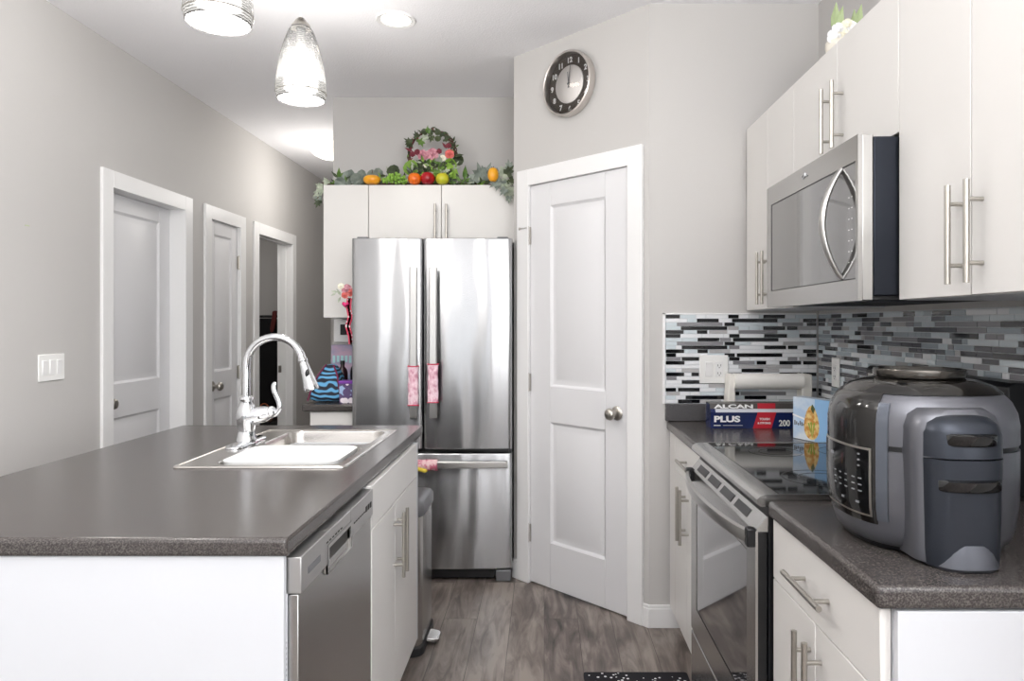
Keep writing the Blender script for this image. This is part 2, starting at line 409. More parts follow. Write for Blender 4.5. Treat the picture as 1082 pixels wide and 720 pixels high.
left_door(1, OPEN[0][0], OPEN[0][1], 0.082, 3.62, 'white two-panel door nearest in the left wall, set deep in its frame', ())
left_door(2, OPEN[1][0], OPEN[1][1], 0.012, 4.655, 'narrow white closet door between the other two in the left wall', (0.25, 1.0, 1.78))
# door stops of the deep frames
b = MB(); b.T = LW
a0, a1 = OPEN[2]
b.box(a1-0.015, a1-0.003, 0.045, 0.075, 0, DH).box(a0+0.003, a0+0.015, 0.045, 0.075, 0, DH).box(a0, a1, 0.045, 0.075, DH-0.015, DH-0.003)
structure(b.build('trim_5', 'trim'))
b = MB(); b.T = LW; b.box(a1-0.005, a1-0.003, 0.085, 0.11, 0.925, 0.985).box(a1-0.0055, a1-0.0025, 0.092, 0.103, 0.94, 0.97)
structure(b.build('trim_6', 'nickel'), 'metal strike plate in the far jamb of the open doorway')

# baseboards
def base(name, T, a0, a1):
    b = MB(); b.T = T; b.box(a0, a1, -0.013, 0, 0, 0.085).box(a0, a1, -0.009, 0, 0.085, 0.1)
    structure(b.build(name, 'trim', bevel=0.002))
base('baseboard_pantry_near', PW, D1+0.078, WL+0.005); base('baseboard_pantry_far', PW, 0, D0-0.078)
base('baseboard_back', Matrix.Translation((0, YB, 0)), C1[0]-0.005, 0.60)
base('baseboard_left', LW, -3.9, OPEN[0][0]-0.08)
base('baseboard_hall', LW, OPEN[0][1]+0.08, OPEN[1][0]-0.08); base('baseboard_hall_middle', LW, OPEN[1][1]+0.08, OPEN[2][0]-0.08); base('baseboard_hall_far', LW, OPEN[2][1]+0.08, 7.2)

# ---------------------------------------------------------------- mosaic backsplash
M['grout'] = mat('pale_grout', '#d3d7da', 0.8)
tmats = []
for nm, c, r_ in (('white', '#eaecef', 0.15), ('ice', '#cfd9de', 0.1), ('grey', '#87868a', 0.2), ('black', '#0f1013', 0.07), ('lightgrey', '#b3b2b3', 0.2), ('charcoal', '#4b4c52', 0.12), ('blue_grey', '#9aa5ad', 0.1)):
    M['tile_'+nm] = mat('mosaic_'+nm, c, r_, noise=(c, 30)); tmats.append('tile_'+nm)
rnd = random.Random(4)
RH = 0.0170; ZT = 1.383
rows = {0: [(703, 718, 3), (769, 780, 3), (806, 829, 3)], 1: [(736, 759, 3), (773, 821, 3), (848, 862, 3)],
 2: [(715, 763, 2), (765, 776, 3), (826, 848, 2), (852, 862, 3)], 3: [(719, 768, 3), (769, 780, 4), (806, 829, 3), (831, 842, 3)],
 4: [(703, 722, 3), (736, 747, 3), (749, 768, 4), (780, 821, 2)], 5: [(703, 718.6, 3), (770, 781, 3), (807, 831, 3), (844, 862, 3)],
 6: [(736.6, 760, 3), (760.5, 772, 2), (774, 822, 3)], 7: [(715, 764, 2), (765, 776, 3), (827, 850, 4)],
 8: [(720, 768, 3), (770, 781, 2), (807, 830, 3), (832, 842, 3)], 9: [(703, 722.6, 3), (736.5, 747.5, 3), (749, 771, 4), (848, 862, 3)],
 10: [(703.5, 714, 3), (765, 776, 3), (778, 826, 3), (852, 862, 3)], 11: [(704, 719, 2), (720, 738.5, 3), (770, 781, 3), (832, 842, 2), (844, 862, 4)],
 12: [(703, 723, 3), (774, 797, 2), (799, 809, 3), (823, 846, 3), (848, 862, 3)], 13: [(780, 820, 4)], 14: [(720, 738, 4), (783, 806, 3)],
 15: [(703.5, 722.6, 3), (730, 738, 3), (823, 846, 3), (848, 862, 3)], 16: [(704, 714.6, 2)], 17: [(720, 765, 3)], 18: [(810, 830, 5)],
 19: [(703, 714, 3), (716, 739, 3), (856, 862, 3)], 20: [(704, 718, 4), (775, 781, 3), (782, 830, 2)], 21: [(724, 765, 3), (786, 809, 3)], 22: [(716, 739, 3)]}
def tile(b, T, a0, a1, z0, z1, mi):
    g = 0.0011
    b.T = T; b.box(a0+g, a1-g, -0.0085 if mi in (1, 3) else -0.0075, -0.003, z0+g, z1-g, mi)
BW = Matrix.Translation((0, YB, 0))
b = MB()
for r_ in range(23):
    z1 = ZT - r_*RH; z0 = z1-RH
    segs = [((x0-VX)*YB/F, (x1-VX)*YB/F, k) for x0, x1, k in rows[r_]]
    x = 0.536; end = 1.203
    segs.append((end, end, -1))
    for s0, s1, k in segs:
        while s0 - x > 0.006:
            ln = min(rnd.choice((0.045, 0.07, 0.095, 0.14, 0.19)), s0-x)
            if s0-x-ln < 0.015: ln = s0-x
            tile(b, BW, x, x+ln, z0, z1, rnd.choice((0, 0, 0, 0, 1, 1, 4 if r_ > 1 else 0, 0))); x += ln
        if k >= 0: tile(b, BW, max(x, s0), min(s1, end), z0, z1, k); x = min(s1, end)
bs = MB().box(0.525, 1.206, YB-0.004, YB, 0.99, 1.386).build('tile_backsplash', 'grout')
tag(bs, 'mosaic backsplash of white, grey and black glass strips on the short back wall', 'backsplash')
bs_t = b.build('mosaic_tile', tmats, bs); bs_t['kind'] = 'stuff'
b = MB().box(0.524, 0.534, YB-0.009, YB, 0.99, 1.39).box(0.524, 1.2, YB-0.009, YB, 1.384, 1.39).build('edge_trim', 'trim', bs)
# right wall: local x runs along -Y, local y into the wall (+X)
RW = Matrix(((0, 1, 0, XR), (-1, 0, 0, 0), (0, 0, 1, 0), (0, 0, 0, 1)))
b = MB()
for r_ in range(23):
    z1 = ZT - r_*RH; z0 = z1-RH; x = -3.105
    while x < -0.9:
        ln = rnd.choice((0.03, 0.05, 0.075, 0.1, 0.14))
        tile(b, RW, x, min(x+ln, -0.9), z0, z1, rnd.choice((0, 1, 1, 1, 6, 6, 6, 2, 2, 4, 5, 5, 5, 3))); x += ln
rs = MB().box(XR-0.004, XR-0.001, 0.9, YB-0.01, 0.99, 1.386).build('tile_backsplash', 'grout')
tag(rs, 'mosaic backsplash of small blue-grey glass strips along the right wall behind the range', 'backsplash')
t_ = b.build('mosaic_tile', tmats, rs); t_['kind'] = 'stuff'

# ---------------------------------------------------------------- switches and outlets
def wall_plate(name, label, T, w, h, kinds):
    t = thing(name, label, 'switch' if 'switch' in name else 'outlet', tuple(T.translation), T.to_euler().z)
    b = MB(); b.T = T; b.box(-w/2, w/2, -0.006, 0, -h/2, h/2); b.build('cover_plate', 'whiteplastic', t, bevel=0.003)
    n = len(kinds)
    for i, k in enumerate(kinds):
        cx = (i-(n-1)/2)*0.046
        b = MB(); b.T = T @ Matrix.Translation((cx, 0, 0))
        if k == 's':
            b.rings([[(-.0165, -.006, -.033), (.0165, -.006, -.033), (.0165, -.006, .033), (-.0165, -.006, .033)], [(-.0155, -.0075, -.032), (.0155, -.0075, -.032), (.0155, -.0115, .032), (-.0155, -.0115, .032)]])
            b.build('rocker', 'trim', t, bevel=0.001, seg=1)
        else:
            b.box(-.0165, .0165, -.0085, -.006, -.033, .033)
            o = b.build('receptacle', 'trim', t, bevel=0.001, seg=1)
            b = MB(); b.T = T @ Matrix.Translation((cx, 0, 0))
            for zz in (-0.017, 0.017):
                b.box(-.0075, -.0055, -.0092, -.0085, zz-.004, zz+.005).box(.0055, .0075, -.0092, -.0085, zz-.004, zz+.005).box(-.002, .002, -.0092, -.0085, zz-.011, zz-.007)
            b.build('slot', 'gap', o)
wall_plate('light_switch', 'white triple light switch plate on the grey left wall', LW @ Matrix.Translation((3.115, 0, 1.15)), 0.165, 0.118, 'sss')
wall_plate('light_switch', 'white switch and outlet plate on the mosaic backsplash of the back wall', Matrix.Translation((0.748, YB-0.0085, 1.142)), 0.127, 0.125, 'sg')
wall_plate('wall_outlet', 'narrow white outlet plate on the right wall mosaic near the corner', RW @ Matrix.Translation((-2.91, -0.0085, 1.142)), 0.075, 0.122, 'g')

# ---------------------------------------------------------------- ceiling lights
M['lamp_disc'] = mat('lamp_disc', '#ffffff', 0.5, emit='#fff6e8', es=6)
M['dome'] = mat('lit_dome', '#ffffff', 0.3, emit='#fff3df', es=1.6)
t = thing('recessed_light', 'round white recessed ceiling light above the island', 'ceiling light', (-0.69, 3.28, CEIL))
MB().lathe([(0.068, 0.0), (0.068, -0.004), (0.088, -0.008), (0.092, -0.002), (0.092, 0)], (-0.69, 3.28, CEIL), 40).build('trim_ring', 'trim', t, smooth=40)
MB().lathe([(0.0, -0.003), (0.068, -0.003)], (-0.69, 3.28, CEIL), 40).build('diffuser', 'lamp_disc', t, smooth=40)
t = thing('flush_mount_light', 'white glass dome ceiling light glowing in the hallway', 'ceiling light', (-1.66, 5.5, CEIL))
MB().lathe([(0.0, -0.001), (0.15, -0.001), (0.15, -0.02), (0.14, -0.028)], (-1.66, 5.5, CEIL), 40).build('base_pan', 'trim', t, smooth=40)
MB().lathe([(0.17, -0.028), (0.172, -0.038), (0.16, -0.07), (0.13, -0.10), (0.08, -0.124), (0.03, -0.132), (0, -0.133)], (-1.66, 5.5, CEIL), 40).build('glass_dome', 'dome', t, smooth=60)
M['flush_lit'] = M['dome']

def shade_glass():
    m = bpy.data.materials.new('etched_pendant_glass'); m.use_nodes = True; nt = m.node_tree; L = nt.links.new
    nt.nodes.remove(nt.nodes['Principled BSDF']); out = nt.nodes['Material Output']
    tr = nt.nodes.new('ShaderNodeBsdfTransparent'); tl = nt.nodes.new('ShaderNodeBsdfTranslucent'); df = nt.nodes.new('ShaderNodeBsdfDiffuse'); gl = nt.nodes.new('ShaderNodeBsdfGlossy')
    tl.inputs[0].default_value = (0.08, 0.08, 0.078, 1); df.inputs[0].default_value = (0.6, 0.6, 0.6, 1); gl.inputs['Roughness'].default_value = 0.08
    a = nt.nodes.new('ShaderNodeAddShader'); L(tl.outputs[0], a.inputs[0])
    mxd = nt.nodes.new('ShaderNodeMixShader'); mxd.inputs[0].default_value = 0.35; L(tl.outputs[0], mxd.inputs[1]); L(df.outputs[0], mxd.inputs[2])
    tc = nt.nodes.new('ShaderNodeTexCoord'); wv = nt.nodes.new('ShaderNodeTexWave'); wv.bands_direction = 'Z'
    wv.inputs['Scale'].default_value = 38; wv.inputs['Distortion'].default_value = 2.5; wv.inputs['Detail'].default_value = 2; wv.inputs['Detail Scale'].default_value = 3
    L(tc.outputs['Object'], wv.inputs['Vector'])
    mr = nt.nodes.new('ShaderNodeMapRange'); mr.inputs[3].default_value = 0.2; mr.inputs[4].default_value = 0.75; L(wv.outputs['Fac'], mr.inputs[0])
    mx = nt.nodes.new('ShaderNodeMixShader'); L(mr.outputs[0], mx.inputs[0]); L(tr.outputs[0], mx.inputs[1]); L(mxd.outputs[0], mx.inputs[2])
    fr = nt.nodes.new('ShaderNodeFresnel'); fr.inputs[0].default_value = 1.45
    m3 = nt.nodes.new('ShaderNodeMixShader'); L(fr.outputs[0], m3.inputs[0]); L(mx.outputs[0], m3.inputs[1]); L(gl.outputs[0], m3.inputs[2])
    L(m3.outputs[0], out.inputs[0]); return m
M['shade'] = shade_glass()
M['bulb'] = mat('lit_bulb', '#ffffff', 0.4, emit='#fff4e4', es=2.5)
M['cord'] = mat('white_cord', '#e4e2de', 0.4)
def pendant(x, y, label):
    zb = 2.262; p = (x, y, 0)
    t = thing('pendant_light', label, 'pendant light', (x, y, CEIL), 0, 'pendant lights over the island')
    MB().lathe([(0.0, CEIL-0.03), (0.05, CEIL-0.028), (0.06, CEIL-0.012), (0.06, CEIL)], p, 28).build('canopy', 'nickel', t, smooth=40)
    MB().tube([(x, y, 2.58), (x, y, CEIL-0.025)], 0.0028, 8).build('cord', 'cord', t, smooth=60)
    MB().lathe([(0.0, 2.60), (0.012, 2.60), (0.02, 2.592), (0.036, 2.572), (0.042, 2.555), (0.040, 2.553), (0.0, 2.56)], p, 28).build('cap', 'nickel', t, smooth=40)
    prof = [(0.037, 2.566), (0.052, 2.54), (0.067, 2.50), (0.080, 2.455), (0.0895, 2.41), (0.0965, 2.365), (0.1, 2.33), (0.1005, 2.30), (0.098, 2.28), (0.0955, zb+0.003), (0.0935, zb), (0.091, zb+0.003), (0.0935, 2.28), (0.096, 2.30), (0.0955, 2.33)]
    MB().lathe(prof, p, 48).build('glass_shade', 'shade', t, smooth=60)
    MB().lathe([(0.1005, 2.293), (0.1022, 2.291), (0.1005, 2.289)], p, 48).build('band', 'nickel', t, smooth=60)
    MB().lathe([(0.0, 2.56), (0.018, 2.56), (0.018, 2.49), (0.012, 2.486), (0.0, 2.486)], p, 20).build('socket', 'whiteplastic', t, smooth=40)
    MB().lathe([(0.0, 2.486), (0.014, 2.485), (0.018, 2.465), (0.03, 2.44), (0.033, 2.42), (0.03, 2.4), (0.018, 2.385), (0, 2.38)], p, 20).build('bulb', 'bulb', t, smooth=60)
pendant(-1.0, 2.9, 'glowing bell-shaped glass pendant above the far end of the island, whole in view')
pendant(-1.0, 2.165, 'glowing glass pendant nearer than the other, only its lower rim in view')

# ================================================================= cabinets
def axes(facing, face):
    """matrix: local x along the front (towards the right as seen from in front), local y into the cabinet, z up"""
    if facing == '-x': return Matrix(((0, 1, 0, face), (-1, 0, 0, 0), (0, 0, 1, 0), (0, 0, 0, 1)))     # local x = -Y
    if facing == '+x': return Matrix(((0, -1, 0, face), (1, 0, 0, 0), (0, 0, 1, 0), (0, 0, 0, 1)))     # local x = +Y
    return Matrix(((1, 0, 0, 0), (0, 1, 0, face), (0, 0, 1, 0), (0, 0, 0, 1)))                         # '-y'
def bar_handle(parent, T, x, z, length, vertical=True, out=0.034, r=0.0062):
    b = MB(); b.T = T; h = length/2; k = h*0.62
    if vertical:
        b.tube([(x, -out, z-h), (x, -out, z+h)], r, 12)
        for s_ in (-k, k): b.tube([(x, 0.0, z+s_), (x, -out, z+s_)], r*0.75, 10)
    else:
        b.tube([(x-h, -out, z), (x+h, -out, z)], r, 12)
        for s_ in (-k, k): b.tube([(x+s_, 0.0, z), (x+s_, -out, z)], r*0.75, 10)
    return b.build('handle', 'nickel', parent, smooth=40)
def cabinet(name, label, facing, face, depth, a0, a1, z0, z1, fronts, toe=0.0, group=None, open_front=True):
    """a0..a1 in the cabinet's local x; fronts: (part, x0, x1, z0, z1, handle) with handle = (x, z, len, vertical)"""
    T = axes(facing, face)
    loc = T @ Vector(((a0+a1)/2, 0.019, z0))
    t = thing(name, label, 'cabinet', tuple(loc), 0, group)
    b = MB(); b.T = T
    b.box(a0, a1, 0.0205, depth, z0+toe, z1)
    if toe: b.box(a0+0.002, a1-0.002, 0.075, depth, z0, z0+toe)
    b.build('carcass', 'cabw', t)
    for part, x0, x1, q0, q1, hd in fronts:
        b = MB(); b.T = T; b.box(x0+0.0015, x1-0.0015, 0, 0.019, q0+0.0015, q1-0.0015)
        o = b.build(part, 'cab', t, bevel=0.0015, seg=1)
        if hd: bar_handle(o, T, *hd)
    return t

# right side, upper row: local x = -Y
cabinet('upper_cabinet', 'white two-door wall cabinet in the far corner, left of the microwave', '-x', 0.89, 0.325, -3.1, -2.515, 1.40, 2.20,
        [('door', -3.1, -2.81, 1.40, 2.20, (-2.84, 1.525, 0.21)), ('door', -2.81, -2.515, 1.40, 2.20, (-2.775, 1.525, 0.21))])
cabinet('upper_cabinet', 'short white two-door wall cabinet directly above the microwave', '-x', 0.89, 0.325, -2.515, -1.77, 1.822, 2.20,
        [('door', -2.515, -2.1425, 1.822, 2.20, (-2.18, 1.967, 0.2)), ('door', -2.1425, -1.77, 1.822, 2.20, (-2.10, 1.967, 0.2))])
cabinet('upper_cabinet', 'white two-door wall cabinet nearest on the right, above the multicooker', '-x', 0.89, 0.325, -1.77, -1.17, 1.40, 2.20,
        [('door', -1.77, -1.47, 1.40, 2.20, (-1.497, 1.53, 0.21)), ('door', -1.47, -1.17, 1.40, 2.20, (-1.43, 1.53, 0.21))])
# right side, base row
cabinet('base_cabinet', 'white base cabinet beyond the range with one drawer and two doors', '-x', 0.552, 0.655, -3.1, -2.475, 0.0, 0.875,
        [('drawer', -2.975, -2.475, 0.73, 0.873, (-2.67, 0.805, 0.2, False)), ('door', -2.975, -2.725, 0.10, 0.73, (-2.755, 0.60, 0.21)), ('door', -2.725, -2.475, 0.10, 0.73, (-2.695, 0.60, 0.21)),
         ('filler', -3.1, -2.975, 0.10, 0.873, None)], 0.1)
cabinet('base_cabinet', 'white base cabinet with a wide drawer under the multicooker counter, nearest on the right', '-x', 0.552, 0.655, -1.70, -1.158, 0.0, 0.875,
        [('drawer', -1.70, -1.158, 0.73, 0.873, (-1.43, 0.802, 0.2, False)), ('door', -1.70, -1.435, 0.10, 0.73, (-1.462, 0.60, 0.21)), ('door', -1.435, -1.158, 0.10, 0.73, (-1.405, 0.60, 0.21))], 0.1)
structure(MB().box(0.573, 1.21, 1.142, 1.157, 0.0, 0.874).build('trim_7', 'cabw', bevel=0.001), 'white end panel of the near base cabinet')
# cabinets of the refrigerator alcove
cabinet('upper_cabinet', 'tall white single-door wall cabinet left of the refrigerator', '-y', 4.06, 0.34, -1.273, -1.012, 1.378, 2.145, [('door', -1.273, -1.012, 1.378, 2.145, None)])
cabinet('upper_cabinet', 'white two-door cabinet above the refrigerator under the fruit garland', '-y', 4.06, 0.34, -1.012, -0.17, 1.81, 2.145,
        [('door', -1.012, -0.592, 1.81, 2.145, (-0.625, 1.93, 0.2)), ('door', -0.592, -0.17, 1.81, 2.145, (-0.56, 1.93, 0.2))])
cabinet('base_cabinet', 'small white base cabinet left of the refrigerator under the striped bag', '-y', 3.775, 0.62, -1.255, -1.02, 0.0, 0.875,
        [('drawer', -1.255, -1.02, 0.73, 0.873, (-1.137, 0.80, 0.14, False)), ('door', -1.255, -1.02, 0.10, 0.73, (-1.05, 0.62, 0.14))], 0.1)
# island: facing +x, local x = +Y
IF = -0.499
cabinet('island_sink_cabinet', 'white sink cabinet of the island with false drawer front and two doors', '+x', IF, 0.60, 2.04, 2.765, 0.0, 0.875,
        [('false_front', 2.04, 2.765, 0.745, 0.873, None), ('door', 2.04, 2.362, 0.10, 0.745, (2.335, 0.61, 0.215)), ('door', 2.362, 2.765, 0.10, 0.745, (2.395, 0.61, 0.215))], 0.1)
# the sink hangs inside the cabinet: the carcass is only a shell
t = [o for o in bpy.data.objects if o.name.startswith('island_sink_cabinet')][0]
old = [c for c in t.children if c.name.startswith('carcass')][0]; bpy.data.objects.remove(old)
b = MB()
b.box(-1.10, -0.52, 2.04, 2.055, 0.1, 0.874).box(-1.10, -0.52, 2.75, 2.765, 0.1, 0.874).box(-1.10, -0.52, 2.055, 2.75, 0.1, 0.115).box(-1.10, -1.09, 2.055, 2.75, 0.115, 0.874).box(-1.10, -0.575, 2.045, 2.76, 0, 0.1)
b.build('carcass', 'cabw', t)
ip = thing('kitchen_island', 'white flat panels closing the near end, far end and back of the island', 'panel', (-1.0, 1.42, 0))
MB().box(-1.50, -0.522, 1.412, 1.428, 0, 0.875).build('near_end_panel', 'cabw', ip, bevel=0.001)
MB().box(-1.50, -0.499, 2.767, 2.785, 0.1, 0.875).build('far_end_panel', 'cabw', ip, bevel=0.001)
MB().box(-1.50, -1.485, 1.428, 2.767, 0, 0.875).build('back_panel', 'cabw', ip)

# ---------------------------------------------------------------- worktops
def slab_profile(b, T, a0, a1, d0, d1, z0=0.876, z1=0.914):
    b.T = T; b.box(a0, a1, d0, d1, z0, z1)
ct = MB().box(0.54, 1.205, 1.142, 1.704, 0.876, 0.914).build('worktop', 'counter', bevel=0.009, seg=3)
tag(ct, 'dark speckled laminate worktop carrying the multicooker, near end of the right side', 'worktop')
ct = MB().box(0.54, 1.205, 2.476, 3.115, 0.876, 0.914).build('worktop', 'counter', bevel=0.009, seg=3)
tag(ct, 'dark speckled laminate worktop in the far right corner under the foil box', 'worktop')
up = MB().box(0.535, 1.205, 3.097, 3.1195, 0.9145, 0.99).build('worktop_upstand', 'granite_edge', bevel=0.003)
tag(up, 'dark speckled upstand below the black and white mosaic of the back wall', 'upstand')
up = MB().box(1.19, 1.2149, 2.48, 3.09, 0.9145, 0.99).build('worktop_upstand', 'granite_edge', bevel=0.003)
tag(up, 'dark speckled upstand along the right wall beyond the range', 'upstand')
up = MB().box(1.19, 1.2149, 1.145, 1.70, 0.9145, 0.99).build('worktop_upstand', 'granite_edge', bevel=0.003)
tag(up, 'dark speckled upstand along the right wall behind the multicooker', 'upstand')
ct = MB().box(-1.29, -1.012, 3.75, 4.405, 0.876, 0.914).build('worktop', 'counter', bevel=0.009, seg=3)
tag(ct, 'small dark speckled worktop left of the refrigerator holding the striped bag', 'worktop')
# island worktop with a hole for the sink
SX0, SX1, SY0, SY1 = -1.105, -0.588, 2.085, 2.825
b = MB(); z0, z1 = 0.876, 0.914; X0, X1, Y0, Y1 = -1.53, -0.512, 1.40, 2.98
hx0, hx1, hy0, hy1 = SX0+0.015, SX1-0.015, SY0+0.015, SY1-0.015
O = [(X0, Y0), (X1, Y0), (X1, Y1), (X0, Y1)]; H = [(hx0, hy0), (hx1, hy0), (hx1, hy1), (hx0, hy1)]
vs = [(x, y, z) for z in (z0, z1) for x, y in O+H]; fs = []
for i in range(4):
    j = (i+1) % 4
    fs += [(8+i, 8+j, 8+4+j, 8+4+i), (i, 4+i, 4+j, j), (i, j, 8+j, 8+i), (4+i, 8+4+i, 8+4+j, 4+j)]
b.add(vs, fs)
it = b.build('island_worktop', 'counter', bevel=0.009, seg=3)
tag(it, 'large dark speckled laminate worktop of the island around the sink', 'worktop')

# ---------------------------------------------------------------- sink
def rrect(x0, x1, y0, y1, r, z, n=6):
    pts = []
    for cx, cy, a in ((x1-r, y1-r, 0), (x0+r, y1-r, 90), (x0+r, y0+r, 180), (x1-r, y0+r, 270)):
        for k in range(n+1):
            t_ = R(a+90*k/n); pts.append((cx+r*math.cos(t_), cy+r*math.sin(t_), z))
    return pts
def sample_rect(x0, x1, y0, y1, pts):
    """project each point of a rounded rectangle to an outer rectangle, same count (for the deck between rim and bowl)"""
    return [(min(max(p[0], x0), x1), min(max(p[1], y0), y1), p[2]) for p in pts]
sk = thing('kitchen_sink', 'stainless steel double-bowl drop-in sink set in the island worktop', 'sink', ((SX0+SX1)/2, (SY0+SY1)/2, 0.914))
b = MB()
zr = 0.9175
bx0, bx1 = SX0+0.105, SX1-0.032
bowls = [(SY0+0.035, (SY0+SY1)/2-0.018), ((SY0+SY1)/2+0.018, SY1-0.035)]
# deck built as cells round two rounded bowl mouths
def deck_cell(x0, x1, y0, y1, bw):
    inner = rrect(bx0, bx1, bw[0], bw[1], 0.05, zr)
    outer = []
    n = len(inner); cx, cy = (bx0+bx1)/2, (bw[0]+bw[1])/2
    for p in inner:
        dx, dy = p[0]-cx, p[1]-cy
        ax = (bx1-bx0)/2; ay = (bw[1]-bw[0])/2
        if abs(dx)/ax >= abs(dy)/ay:
            X = x1 if dx > 0 else x0; Y = cy + dy/ay*((y1-cy) if dy > 0 else (cy-y0))
            Y = min(max(Y, y0), y1)
        else:
            Y = y1 if dy > 0 else y0; X = cx + dx/ax*((x1-cx) if dx > 0 else (cx-x0)); X = min(max(X, x0), x1)
        outer.append((X, Y, zr))
    # snap the nearest sample to each corner
    for c in ((x0, y0), (x1, y0), (x1, y1), (x0, y1)):
        k = min(range(n), key=lambda i: (outer[i][0]-c[0])**2+(outer[i][1]-c[1])**2); outer[k] = (c[0], c[1], zr)
    b.rings([outer, inner], 0, False, False)
    rs_ = [inner, rrect(bx0+0.004, bx1-0.004, bw[0]+0.004, bw[1]-0.004, 0.05, zr-0.006), rrect(bx0+0.01, bx1-0.01, bw[0]+0.01, bw[1]-0.01, 0.05, zr-0.10),
           rrect(bx0+0.016, bx1-0.016, bw[0]+0.016, bw[1]-0.016, 0.05, zr-0.15), rrect(bx0+0.035, bx1-0.035, bw[0]+0.035, bw[1]-0.035, 0.05, zr-0.17), rrect(bx0+0.12, bx1-0.12, bw[0]+0.1, bw[1]-0.1, 0.03, zr-0.172)]
    b.rings(rs_, 0, False, True)
ym = (SY0+SY1)/2
deck_cell(SX0+0.006, SX1-0.006, SY0+0.006, ym, bowls[0]); deck_cell(SX0+0.006, SX1-0.006, ym, SY1-0.006, bowls[1])
b.build('basin', 'sink', sk, smooth=50)
b = MB()
def rim_ring(i, z): return rrect(SX0+i, SX1-i, SY0+i, SY1-i, 0.02, z)
b.rings([rim_ring(0.0, 0.9148), rim_ring(0.001, 0.9185), rim_ring(0.005, 0.9205), rim_ring(0.010, 0.9195), rim_ring(0.013, 0.9172)], 0, False, False)
b.build('rim', 'sink', sk, smooth=60)
for bw in bowls:
    MB().lathe([(0.045, zr-0.1705), (0.04, zr-0.1695), (0.03, zr-0.1715), (0.0, zr-0.1715)], ((bx0+bx1)/2, (bw[0]+bw[1])/2, 0), 24).build('drain', 'chrome', sk, smooth=40)
# white basin insert in the near bowl
tb = thing('dish_tub', 'white plastic dish tub sitting in the near bowl of the sink', 'dish tub', ((bx0+bx1)/2, (bowls[0][0]+bowls[0][1])/2, 0.75))
w0 = bowls[0]; b = MB()
def q(i, z): return rrect(bx0+0.014+i, bx1-0.014-i, w0[0]+0.014+i, w0[1]-0.014-i, 0.045, z)
b.rings([q(0.03, 0.747), q(0.022, 0.77), q(0.006, 0.885), q(0.0, 0.912), q(-0.002, 0.9235), q(0.004, 0.925), q(0.008, 0.91), q(0.010, 0.898), q(0.02, 0.896)], 0, True, True)
b.build('tub', 'whiteplastic', tb, smooth=50)

# ---------------------------------------------------------------- faucet
fx, fy, fz = -1.055, 2.50, 0.9185
fa = thing('kitchen_faucet', 'chrome gooseneck pull-down faucet with a curved side lever', 'faucet', (fx, fy, fz))
b = MB()
b.rings([rrect(fx-0.03, fx+0.03, fy-0.125, fy+0.125, 0.029, fz), rrect(fx-0.029, fx+0.029, fy-0.124, fy+0.124, 0.028, fz+0.006), rrect(fx-0.022, fx+0.022, fy-0.115, fy+0.115, 0.021, fz+0.011)])
b.build('deck_plate', 'chrome', fa, smooth=50)
b = MB()
b.lathe([(0.0, 0.008), (0.036, 0.008), (0.036, 0.014), (0.031, 0.024), (0.029, 0.05), (0.033, 0.075), (0.036, 0.1), (0.034, 0.118), (0.026, 0.135), (0.021, 0.15), (0.024, 0.154), (0.024, 0.162), (0.018, 0.168), (0.0, 0.168)], (fx, fy, fz), 32)
b.build('body', 'chrome', fa, smooth=60)
b = MB()
b.tube([(fx+0.01, fy, fz+0.095), (fx+0.04, fy, fz+0.1), (fx+0.068, fy, fz+0.105), (fx+0.085, fy, fz+0.11)], [0.034, 0.031, 0.027, 0.02], 24)
b.sphere((fx+0.085, fy, fz+0.11), 0.0215, 20, 12)
b.build('valve_body', 'chrome', fa, smooth=60)
b = MB()
b.tube([(fx+0.088, fy-0.003, fz+0.095), (fx+0.112, fy-0.004, fz+0.105), (fx+0.122, fy-0.004, fz+0.13), (fx+0.112, fy-0.004, fz+0.158), (fx+0.098, fy-0.004, fz+0.183), (fx+0.096, fy-0.004, fz+0.205), (fx+0.104, fy-0.004, fz+0.219)],
       [0.008, 0.010, 0.010, 0.009, 0.0085, 0.010, 0.006], 16, 0, 0.7)
b.build('lever', 'chrome', fa, smooth=70, sub=1)
# spout: straight up, arc over, down to the spray head
zs = 1.195; rad = 0.1
pts = [(fx, fy, fz+0.16), (fx, fy, fz+0.2), (fx, fy, zs-0.03)]
for k in range(0, 17):
    a = PI - R(168)*k/16
    pts.append((fx+rad+rad*math.cos(a), fy, zs+rad*math.sin(a)))
MB().tube(pts, 0.0135, 20, up=(0, 1, 0)).build('spout', 'chrome', fa, smooth=70)
ex, ez = pts[-1][0], pts[-1][2]; dv = (Vector(pts[-1])-Vector(pts[-2])).normalized()
e = Vector(pts[-1])
MB().tube([e-dv*0.004, e, e+dv*0.006, e+dv*0.01], [0.0135, 0.0165, 0.0165, 0.0145], 20, up=(0, 1, 0)).build('collar', 'chrome', fa, smooth=40)
hd = MB().tube([e+dv*0.008, e+dv*0.02, e+dv*0.05, e+dv*0.085, e+dv*0.108, e+dv*0.114, e+dv*0.1145], [0.0135, 0.0155, 0.0185, 0.0235, 0.0265, 0.0255, 0.02], 24, up=(0, 1, 0)).build('spray_head', 'chrome', fa, smooth=60)
c = e+dv*0.055
nv = Vector((0.35, -0.9, 0)).normalized()
b = MB(); b.T = Matrix.Translation(c+nv*0.0165) @ Matrix.Rotation(math.atan2(nv.y, nv.x)+PI/2, 4, 'Z') @ Matrix.Rotation(R(6), 4, 'X')
b.sphere((0, 0, 0), 0.01, 14, 10, 0, (0.75, 0.55, 2.1)); b.build('spray_button', 'black', hd, smooth=60)

